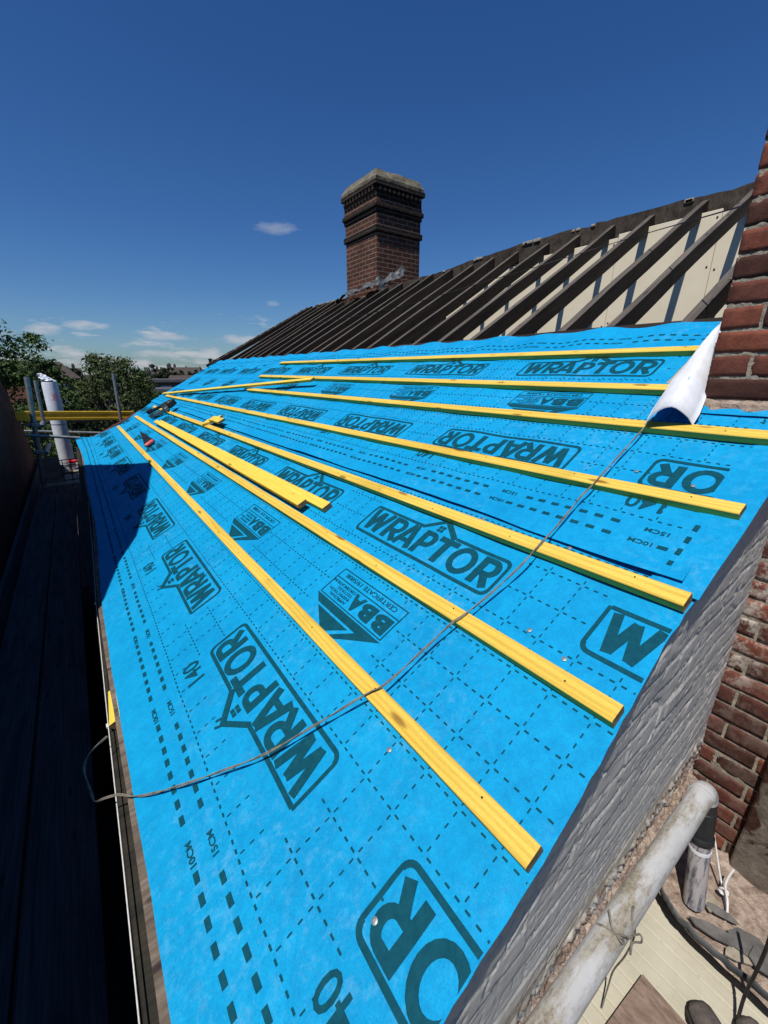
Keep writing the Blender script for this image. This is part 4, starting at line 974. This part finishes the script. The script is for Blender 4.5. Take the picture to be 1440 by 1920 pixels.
# ------------------------------------------------------------------ left side: neighbour, scaffold
XN = -.87
poly = [(-1.5, -8), (-1.5, .36), (1.98, .38), (2.07, .56), (2.37, .81), (2.54, 1.13), (3.11, 1.52), (3.97, 1.99), (5.08, 1.20), (6.12, .53), (7.6, .12), (9.02, -.10), (9.87, -.63), (11.13, -1.72), (11.71, -2.08), (12.4, -8)]
m_ = MB(); m_.prism([(XN, y, z) for y, z in poly], (-3.5, 0, 0)); o = m_.build('neighbour_wall', M['neighbrick']); tag(o, 'dark brick side wall of the neighbouring building across the walkway', 'wall')
DZ = -1.80
def board(name, x0, x1, y0, y1, z, mat, label, grp='scaffold boards of the shaded walkway', th=.038):
    m_ = MB(); m_.box((0, -(x1-x0)/2, -th), (y1-y0, (x1-x0)/2, 0), bev=.003); o = m_.build(name, M[mat]); o.rotation_euler = (0, 0, math.pi/2); o.location = ((x0+x1)/2, y0, z); return tag(o, label, 'scaffold board', grp)
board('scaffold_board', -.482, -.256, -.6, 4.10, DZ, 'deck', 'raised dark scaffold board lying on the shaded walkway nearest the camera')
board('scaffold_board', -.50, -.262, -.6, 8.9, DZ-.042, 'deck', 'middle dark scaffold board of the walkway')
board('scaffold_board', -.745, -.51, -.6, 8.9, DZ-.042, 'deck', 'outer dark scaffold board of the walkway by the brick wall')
board('scaffold_board', -.86, -.04, -.8, 16, -3.75, 'deck', 'added dark board below the walkway that keeps the gap black', 'added dark fill below the walkway')  # added board: hides the lit ground so the gap reads as shade
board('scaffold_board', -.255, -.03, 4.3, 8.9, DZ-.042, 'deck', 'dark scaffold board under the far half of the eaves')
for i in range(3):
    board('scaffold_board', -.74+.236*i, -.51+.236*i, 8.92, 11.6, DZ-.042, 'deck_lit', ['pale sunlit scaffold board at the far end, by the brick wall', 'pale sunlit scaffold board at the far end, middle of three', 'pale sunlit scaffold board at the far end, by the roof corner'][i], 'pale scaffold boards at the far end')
board('toe_board', -.80, -.765, -.6, 11.5, DZ+.10, 'deck', 'upright dark toe board along the outer edge of the walkway', th=.20)
SG = 'upright scaffold tubes'
def standard(x, y, zt, zb, r, label, lean=(0, 0)):
    m_ = MB(); m_.tube([Vector((x, y, zb)), Vector((x+lean[0], y+lean[1], zt))], r, 20, cap=False); m_.tube([Vector((x+lean[0], y+lean[1], zt)), Vector((x, y, zb))], r-.004, 20, cap=False); o = m_.build('scaffold_tube', M['galv'], None, True); return tag(o, label, 'scaffold tube', SG)
pa = onY(50, 707, 8.6); pb = onY(83, 915, 8.6)
t1 = standard(pb.x, 8.6, pa.z, pb.z, .036, 'nearest upright scaffold tube at far left, greenish grey', (pa.x-pb.x, 0))
pa = onY(66, 713, 9.2); pb = onY(84, 800, 9.2); t2 = standard(pb.x, 9.2, pa.z, pb.z, .027, 'upright scaffold tube just behind the nearest one', (pa.x-pb.x, 0))
pa = onY(212, 700, 9.6); pb = onY(220, 785, 9.6); t3 = standard(pb.x, 9.6, pa.z, -3, .027, 'grey upright scaffold tube standing before the middle tree', (pa.x-pb.x, 0))
def coupler(p, par):
    m_ = MB(); m_.box((-.05, -.05, -.035), (.05, .05, .035), Matrix.Translation(p), bev=.012); m_.tube([p+Vector((-.10, 0, 0)), p+Vector((.10, 0, 0))], .013, 8); m_.build('coupler', M['galv'], par)
coupler(onY(66, 797, 8.57), t1); coupler(onY(73, 848, 8.57), t1)
TG = 'horizontal scaffold tubes beyond the walkway'
for (a, b_, y, lab) in (((49, 816), (150, 821), 8.2, 'short horizontal scaffold tube behind the nearest upright'), ((45, 808), (205, 812), 11.4, 'long thin horizontal tube behind the wrapped roll')):
    pa, pb = onY(*a, y), onY(*b_, y); m_ = MB(); m_.tube([pa, pb], .024, 14); tag(m_.build('scaffold_tube', M['galv'], None, True), lab, 'scaffold tube', TG)
for (a, lab) in (((76, 799), 'tube end with open mouth beside the upper coupler'), ((86, 850), 'tube end with open mouth beside the lower coupler')):
    p = onY(*a, 8.7); m_ = MB(); m_.tube([p, p+Vector((.02, 1.0, .0))], .034, 16, cap=False); m_.tube([p+Vector((.02, 1.0, 0)), p], .028, 16, cap=False); m_.tube([p+Vector((0, .03, 0)), p+Vector((0, .05, 0))], .0275, 16); tag(m_.build('scaffold_tube', M['galv'], None, True), lab, 'scaffold tube', 'scaffold tube ends pointing at the camera')
# yellow beam
pa, pb = onY(26, 771, 9.35), onY(250, 771, 9.75); pa2 = onY(32, 789, 9.35)
X = (pb-pa).normalized(); hgt = (pa.z-pa2.z); m_ = MB(); Mx = Matrix(((X.x, -X.y, 0, pa.x), (X.y, X.x, 0, pa.y), (X.z, 0, 1, pa.z), (0, 0, 0, 1)))
Ln = (pb-pa).length; m_.box((0, -.025, -hgt*.32), (Ln, .03, 0), Mx, bev=.004); m_.box((0, -.012, -hgt*.68), (Ln, .016, -hgt*.32-.002), Mx); m_.box((0, -.03, -hgt), (Ln, .03, -hgt*.68-.002), Mx, bev=.004)
tag(m_.build('yellow_beam', M['yellow']), 'yellow timber beam spanning across behind the roof at left', 'beam')
# wrapped roll
pa = onY(92, 716, 10.3); pb = onY(132, 888, 10.3); ax = (pb-pa); rl = empty('wrapped_roll', pb, 'tall white plastic-wrapped roll leaning upright at the end of the walkway', 'roll')
m_ = MB(); m_.tube([pa, pa+ax*.03, pa+ax*.5, pa+ax*.97, pb], [.115, .125, .125, .125, .118], 32); m_.build('roll_body', M['white_plastic'], rl, True)
m_ = MB()
for f, h in ((.44, .0), (.86, .0), (.885, 0)):
    m_.tube([pa+ax*f, pa+ax*(f+.004)], .128, 32)
m_.build('straps', M['black'], rl, True)
V = []; F = []
for i in range(9):
    for k in range(14):
        an = 2*math.pi*k/14; t = i/8; rr = .11*(1-.8*t)+.04*noise.noise(Vector((i*.8, k*.9, 2))); p = pa-ax.normalized()*(.02+.13*t)+Vector((-.12*t, 0, 0)); V.append(p+Vector((math.cos(an)*rr, math.sin(an)*rr, .05*noise.noise(Vector((i, k*1.1, 7))))))
for i in range(8):
    for k in range(14): F.append((i*14+k, i*14+(k+1) % 14, (i+1)*14+(k+1) % 14, (i+1)*14+k))
mesh_obj('torn_wrap', V, F, M['white_plastic'], rl, False)
m_ = MB(); 
for i, s_ in enumerate('8'):
    q0 = onY(103, 745, 10.1); m_.tube([q0+Vector((math.sin(t)*.025, -.012, math.cos(t)*.028+.03)) for t in np.linspace(0, 6.2, 14)]+[q0+Vector((math.sin(-t)*.025, -.012, math.cos(t)*.028*-1-.03)) for t in np.linspace(3.14, 9.3, 14)], .006, 6)
m_.build('red_mark', M['red'], rl)
rb = MB(); q = onY(141, 866, 9.9); rb.tube(catmull([q+Vector((-.1, 0, .03)), q+Vector((-.04, .02, 0)), q+Vector((.0, 0, .02)), q+Vector((.09, 0, .0))], 5), [.03]*16, 10); tag(rb.build('red_sack', M['red'], None, True), 'small bright red plastic bundle at the foot of the wrapped roll', 'bundle')
# wire crate, low
m_ = MB(); q = onZ(145, 893, -1.80)
for i in range(6):
    for (s_, e_) in ((Vector((-.30+.12*i, -.35, 0)), Vector((-.30+.12*i, -.35, .28))), (Vector((-.30+.12*i, .25, 0)), Vector((-.30+.12*i, .25, .28)))): m_.tube([q+s_, q+e_], .008, 6)
for i in range(3):
    for yy in (-.35, .25): m_.tube([q+Vector((-.32, yy, .02+.13*i)), q+Vector((.32, yy, .02+.13*i))], .009, 6)
    for xx in (-.3, .3): m_.tube([q+Vector((xx, -.35, .02+.13*i)), q+Vector((xx, .25, .02+.13*i))], .009, 6)
tag(m_.build('wire_crate', M['darkmetal']), 'low dark wire mesh crate at the end of the walkway', 'crate')
m_ = MB(); q = onY(72, 860, 8.7); q2 = onY(96, 905, 8.7); m_.box((q.x, 8.66, q2.z), (q2.x+.18, 8.70, q.z)); tag(m_.build('plywood_panel', M['deck_lit']), 'brown plywood panel behind the far scaffold upright', 'panel')

# ------------------------------------------------------------------ tools
def nail_gun():
    a0, y0 = rc(292, 776, .05); a1, y1 = rc(322, 760, .08); P0 = R(a0, y0, .055); P1 = R(a1, y1, .075)
    X = (P1-P0); L_ = X.length; X.normalize(); Zl = (NV-X*NV.dot(X)).normalized(); Yl = Zl.cross(X); Mx = Matrix(((X.x, Yl.x, Zl.x, P0.x), (X.y, Yl.y, Zl.y, P0.y), (X.z, Yl.z, Zl.z, P0.z), (0, 0, 0, 1)))
    g = empty('nail_gun', P0, 'black cordless nail gun lying across the third batten near its far end', 'nail gun'); k = L_/.36
    def B(name, lo, hi, mat, bev=.01): m_ = MB(); m_.box([v*k for v in lo], [v*k for v in hi], Mx, bev=bev*k); m_.build(name, M[mat], g)
    B('body', (.20, -.055, -.02), (.40, .055, .085), 'tool', .025); B('motor_cap', (.40, -.045, -.01), (.44, .045, .075), 'black', .015)
    B('magazine', (-.12, -.022, -.035), (.26, .022, .012), 'galv', .005); B('magazine_rail', (-.10, .024, -.05), (.24, .045, -.01), 'tool', .006); B('handle', (-.04, -.02, .035), (.22, .02, .075), 'black', .012); B('battery', (-.10, -.04, .03), (-.02, .04, .09), 'black', .01)
    B('nose', (.30, -.12, -.02), (.34, -.055, .03), 'galv', .008); B('grip_patch', (.24, -.0575, .02), (.34, -.0555, .065), 'galv', .0)
nail_gun()
def scraper():
    p = [rc(*q, .01) for q in ((262, 808), (291, 826), (272, 837))]; k = empty('slate_ripper', R(*p[0], .01), 'flat dark metal scraper blade with a pinkish red handle lying beside the lowest batten', 'hand tool')
    m_ = MB(); m_.prism([R(*q, .010) for q in p], NV*.004); m_.build('blade', M['darkmetal'], k)
    a0, y0 = rc(273, 836, .03); a1, y1 = rc(287, 826, .03); m_ = MB(); m_.tube([R(a0, y0, .024), R(a0*.9+a1*.1, y0*.9+y1*.1, .026), R(a1*.9+a0*.1, y1*.9+y0*.1, .026), R(a1, y1, .024)], [.018, .024, .024, .018], 14); m_.build('handle', M['pink'], k, True)
scraper()

# ------------------------------------------------------------------ background
def ground():
    m = MT('grass_and_streets', .95, 0, .1); n = m.noise(.08, 6, .6); m.color(m.ramp(n, [(.4, (.030, .045, .018)), (.6, (.07, .065, .05))]))
    o = mesh_obj('ground', [(-1500, -600, -8), (1500, -600, -8), (1500, 2500, -8), (-1500, 2500, -8)], [(0, 1, 2, 3)], m.m); tag(o, kind='structure')
    m2 = simple('shaded_alley_floor', (.010, .010, .009), (.02, .019, .018), 3, .95); m_ = MB(); m_.box((XN, -1.5, -7.99), (-.02, 12, -7.9)); tag(m_.build('path', m2), kind='structure')  # near-black floor colour carries the shade of the narrow alley
ground()
def leaf_mat(name, c1, c2, c3):
    t = MT(name, .75, 0, .15); at = t.N.new('ShaderNodeAttribute'); at.attribute_name = 'tone'
    t.color(t.ramp(at.outputs['Fac'], [(0, c1), (.5, c2), (1, c3)])); t.b.inputs['Subsurface Weight'].default_value = 0
    return t.m
LM = [leaf_mat('leaves_dark', (.020, .040, .012), (.048, .085, .022), (.10, .15, .038)), leaf_mat('leaves_olive', (.028, .045, .014), (.065, .090, .030), (.12, .15, .05)), leaf_mat('leaves_far', (.014, .024, .012), (.026, .040, .018), (.045, .06, .025))]
BARK = simple('bark', (.05, .045, .038), (.14, .125, .105), 6, .95, bump=.6, bd=.02, vscale=(4, 4, 1))
def tree(name, base, h, crown, nclump, nleaf, lsz, mat, label, group=None, seed=0, limbs=9, density=1.0, cat='tree'):
    r = np.random.default_rng(seed); base = Vector(base); t = empty(name, base, label, cat, group); cxr, cyr, czr, cz = crown
    m_ = MB(); tips = []
    trunk = [base, base+Vector((r.normal(0, .15), 0, h*.25)), base+Vector((r.normal(0, .3), 0, h*.5)), base+Vector((r.normal(0, .3), 0, h*.8))]; m_.tube(catmull(trunk, 4), list(np.linspace(h*.030, h*.006, 13)), 8)
    cc = base+Vector((0, 0, cz))
    clumps = []
    for i in range(nclump):
        u = r.normal(size=3); u /= np.linalg.norm(u); rad = r.uniform(.45, 1.0)**.6; bumpy = 1+.35*noise.noise(Vector(u*2.1)+Vector((seed, 0, 0)))
        p = cc+Vector((u[0]*cxr*rad*bumpy, u[1]*cyr*rad*bumpy, u[2]*czr*rad*bumpy)); clumps.append((p, r.uniform(.10, .26)*min(cxr, czr)))
    for i in range(limbs+14):
        p, _ = clumps[r.integers(len(clumps))]; s0 = base+Vector((0, 0, h*r.uniform(.2, .6))); mid = s0.lerp(p, .5)+Vector((r.normal(0, .3), r.normal(0, .3), r.uniform(0, .5)))
        m_.tube(catmull([s0, mid, p], 4), list(np.linspace(h*.011, h*.0025, 9)), 5)
    m_.build('trunk', BARK, t, True)
    V = []; F = []; tone = []
    for ci, (p, cr) in enumerate(clumps):
        lt = r.uniform(0, .5); k = int(nleaf/nclump*density)
        for _ in range(k):
            u = r.normal(size=3); u /= np.linalg.norm(u); q = p+Vector(u*cr*r.uniform(.3, 1.05)*np.array([1.15, 1.15, .8]))
            nrm = Vector(u+r.normal(0, .6, 3)+np.array([0, 0, .3])).normalized(); a = nrm.orthogonal().normalized(); a = (Matrix.Rotation(r.uniform(0, 6.28), 3, nrm) @ a); b = nrm.cross(a); s_ = lsz*r.uniform(.6, 1.4); bI = len(V)
            V += [q-a*s_, q+b*s_*.45, q+a*s_, q-b*s_*.45]; F.append((bI, bI+1, bI+2, bI+3)); tn = min(1, max(0, lt+r.uniform(0, .5))); tone += [tn]*4
    o = mesh_obj('crown', V, F, mat, t); at = o.data.attributes.new('tone', 'FLOAT', 'POINT'); at.data.foreach_set('value', tone)
    return t
def gp(x, dist, z=-8): d = ray(x, 699); d.z = 0; d.normalize(); return Vector((d.x*dist, d.y*dist, z))
tree('broadleaf_tree', gp(-24, 21), 9.2, (2.4, 3.0, 3.5, 6.4), 190, 34000, .075, LM[0], 'large dark green tree rising behind the neighbour wall at far left', seed=3, limbs=20)
tree('broadleaf_tree', gp(205, 25), 9.4, (1.95, 2.6, 2.9, 6.2), 240, 19000, .07, LM[1], 'airy grey-branched tree in the middle behind the scaffold upright', seed=11, limbs=60)
tree('broadleaf_tree', gp(258, 34), 8.6, (1.5, 2.2, 3.0, 5.0), 80, 12000, .10, LM[0], 'smaller dark tree on the right of the airy tree', seed=5)
tree('broadleaf_tree', gp(152, 27), 7.2, (1.3, 1.8, 2.5, 5.2), 110, 9000, .08, LM[1], 'low bushy tree left of the airy tree, above the yellow beam', seed=15, limbs=40)
tree('broadleaf_tree', gp(45, 15, -8), 5.8, (1.5, 1.5, 2.0, 4.9), 80, 14000, .06, LM[0], 'dark shrubby tree below the yellow beam behind the wrapped roll', seed=25)
tree('broadleaf_tree', gp(190, 17, -8), 6.6, (2.0, 1.6, 1.6, 4.6), 80, 14000, .06, LM[0], 'dark shrubby tree below the yellow beam beside the roof corner', seed=26)
FT = 'distant trees on the skyline'
for i, (x, d, w, hh) in enumerate([(82, 95, 6, 9.6), (100, 90, 5, 9.2), (122, 110, 6, 9.8), (138, 100, 5, 9.0), (296, 120, 7, 9.3), (318, 150, 7, 9.8), (372, 160, 9, 9.6), (395, 150, 7, 9.2), (430, 170, 9, 9.5), (60, 100, 7, 9.9), (345, 130, 6, 8.7)]):
    tree('broadleaf_tree', gp(x, d), hh, (w*.42, w*.42, hh*.36, hh*.62), 40, 3000, .30, LM[2], 'distant dark tree on the skyline, '+['above the brick house roof ridge', 'behind the brick house chimney side', 'left of the airy tree, farthest', 'just left of the airy tree', 'right of the small dark tree', 'left of the paired chimneys house', 'beyond the white gabled terrace', 'behind the blue roof edge at the pots', 'hidden mostly by the blue roof slope', 'beside the big left tree', 'in front of the white gabled terrace'][i], FT, seed=40+i, limbs=2)
# forest mass to the horizon
def farwood():
    V = []; F = []; tone = []; r = np.random.default_rng(77)
    for i in range(5200):
        x = r.uniform(-40, 620); d = r.uniform(180, 420); p = gp(x, d, -8+r.uniform(0, 8.2)*(.75+.25*math.sin(x*.07)))
        n_ = Vector((r.normal(), -1, r.uniform(.2, 1))).normalized(); a = n_.orthogonal().normalized(); b = n_.cross(a); s_ = r.uniform(1.0, 2.4); k = len(V); V += [p-a*s_, p+b*s_, p+a*s_, p-b*s_]; F.append((k, k+1, k+2, k+3)); tone += [r.uniform(0, .8)]*4
    o = mesh_obj('distant_woodland', V, F, LM[2]); at = o.data.attributes.new('tone', 'FLOAT', 'POINT'); at.data.foreach_set('value', tone); tag(o, 'hazy dark mass of far tree tops along the horizon', 'woodland', kind='stuff')
farwood()
M['tile'] = simple('dark_roof_tiles', (.045, .035, .032), (.09, .07, .062), 3, .9, bump=.5, bd=.03)
M['tilehung'] = brick_tex_mat('tile_hung_brick', ((.13, .055, .04), (.17, .07, .05)), (.09, .06, .05), .55, .3)
M['housebrick'] = brick_tex_mat('distant_brick', ((.14, .09, .065), (.18, .12, .085)), (.16, .14, .12), .6, .3)
M['whitewall'] = simple('white_house_paint', (.55, .55, .54), (.68, .68, .66), 2, .8)
M['greyroof'] = simple('grey_flat_roof', (.06, .062, .065), (.11, .11, .115), 1, .85)
M['glass'] = simple('dark_window_glass', (.01, .012, .015), (.025, .03, .035), 1, .15, bump=0, spec=.6)
def house_at(x, dist, w, dep, zw, zr, rot, wall, roof, label, nw=3, gable_front=False, chim=(.3,), zb=-8, wz=None, flat=False, name='distant_house'):
    p = gp(x, dist, zb); h = empty(name, p, label, 'house'); Mx = Matrix.Translation(p) @ Matrix.Rotation(rot, 4, 'Z'); zw -= zb; zr -= zb
    m_ = MB(); m_.box((-w/2, 0, 0), (w/2, dep, zw), Mx); m_.build('wall', M[wall], h)
    m_ = MB(); e = .35
    if flat: m_.box((-w/2-e, -e, zw+.01), (w/2+e, dep+e, zw+.35), Mx)
    elif gable_front:
        m_.prism([Mx @ Vector(v) for v in ((-w/2-e, -e, zw), (0, -e, zr), (w/2+e, -e, zw))], Mx.to_3x3() @ Vector((0, dep+2*e, 0)))
    else: m_.prism([Mx @ Vector(v) for v in ((-w/2-e, -e, zw-.1), (-w/2-e, dep/2, zr), (-w/2-e, dep+e, zw-.1))], Mx.to_3x3() @ Vector((w+2*e, 0, 0)))
    rf = m_.build('roof', M[roof], h)
    for c in chim:
        m_ = MB(); cx_ = -w/2+w*c; m_.box((cx_-.4, dep*.4, zw), (cx_+.4, dep*.4+.7, zr+1.0), Mx)
        for q in (-.22, .02, .25): m_.tube([Mx @ Vector((cx_+q, dep*.4+.35, zr+1.0)), Mx @ Vector((cx_+q, dep*.4+.35, zr+1.5))], .10, 8)
        m_.build('chimney', M['tile'], rf)
    for i in range(nw):
        u = -w/2+w*(i+.5)/nw; zz = zw-1.7 if wz is None else wz-zb; m_ = MB(); m_.box((u-.62, -.06, zz-.1), (u+.62, -.01, zz+1.3), Mx); f = m_.build('window', M['whitewall'], h)
        m_ = MB(); m_.box((u-.48, -.09, zz+.03), (u-.04, -.065, zz+1.18), Mx); m_.box((u+.04, -.09, zz+.03), (u+.48, -.065, zz+1.18), Mx); m_.build('pane', M['glass'], f)
    return h
house_at(98, 46, 3.2, 7, -.35, .95, .35, 'tilehung', 'tile', 'brick house with tiled roof between the left tree and the airy tree', 2, chim=(), wz=-2.2)
house_at(120, 40, 3.2, 6, -3.0, -2.2, -.2, 'whitewall', 'greyroof', 'pale rendered house low behind the airy tree', 1, chim=())
house_at(326, 62, 9, 9, -1.15, -.8, -.28, 'housebrick', 'greyroof', 'brown flat-topped building with two white-framed windows beside the roof edge', 4, flat=True, chim=(.1,), wz=-2.9)
house_at(330, 44, 7, 5, -1.75, -1.6, -.30, 'greyroof', 'greyroof', 'low grey flat-roofed extension in front of the brown building', 0, flat=True, chim=())
house_at(318, 190, 7, 8, .2, 1.9, -.4, 'tile', 'tile', 'dark hipped house with paired chimney pots on the skyline', 1, True, chim=(.35, .7))
house_at(342, 180, 11, 8, -.6, 2.0, -.42, 'whitewall', 'tile', 'white gabled terrace with steep dark roofs on the skyline', 3, chim=(.05,))
house_at(352, 120, 10, 6, -1.6, -.6, -.35, 'tilehung', 'tile', 'reddish low terrace in front of the white gabled one', 3, chim=(.8,))
house_at(300, 150, 6, 6, -1.2, .2, -.35, 'housebrick', 'tile', 'small dark terrace house just right of the small dark tree', 2, chim=(.5,))
SR = 'small rooftops on the skyline'
for i, (x, d, w_, zr_) in enumerate(((286, 210, 9, .9), (306, 230, 8, 1.6), (331, 240, 12, 1.0), (362, 220, 10, 1.4), (378, 200, 9, .6), (120, 170, 8, 1.4), (84, 150, 7, 1.2))):
    house_at(x, d, w_, 8, -1.6, zr_, -.3+.1*(i % 3), ['housebrick', 'tilehung'][i % 2], 'tile', 'tiny distant house roof on the skyline, '+['just right of the small dark tree', 'under the paired chimneys', 'left of the white gabled terrace', 'right of the white gabled terrace', 'last before the blue roof edge', 'in the gap left of the airy tree', 'beside the big left tree crown'][i], 2, chim=(.2, .8) if i % 2 else (.5,))
# two flues poking up behind the blue roof edge
for i, (x, y0_, y1_) in enumerate(((394, 673, 688), (402, 675, 688))):
    p = onY(x, y0_, 13.0); q = onY(x, y1_, 13.0); m_ = MB(); m_.tube([q-Vector((0, 0, .5)), p], .045, 12); m_.tube([p-Vector((0, 0, .02)), p+Vector((0, 0, .01))], .055, 12); tag(m_.build('vent_post', M['cable']), ['left of two dark vent posts behind the far roof edge', 'right of two dark vent posts behind the far roof edge'][i], 'post', 'paired dark posts behind the roof edge')
# dark fence / railing below the beam
m_ = MB()
for i in range(22): m_.box((-1.2+.13*i, 12.6, -2.3), (-1.17+.13*i, 12.62, -1.1))
m_.box((-1.2, 12.59, -1.14), (1.6, 12.63, -1.10)); m_.box((-1.2, 12.59, -2.2), (1.6, 12.63, -2.16)); tag(m_.build('guard_rail', M['darkmetal']), 'dark slatted guard rail beyond the end of the scaffold', 'railing')
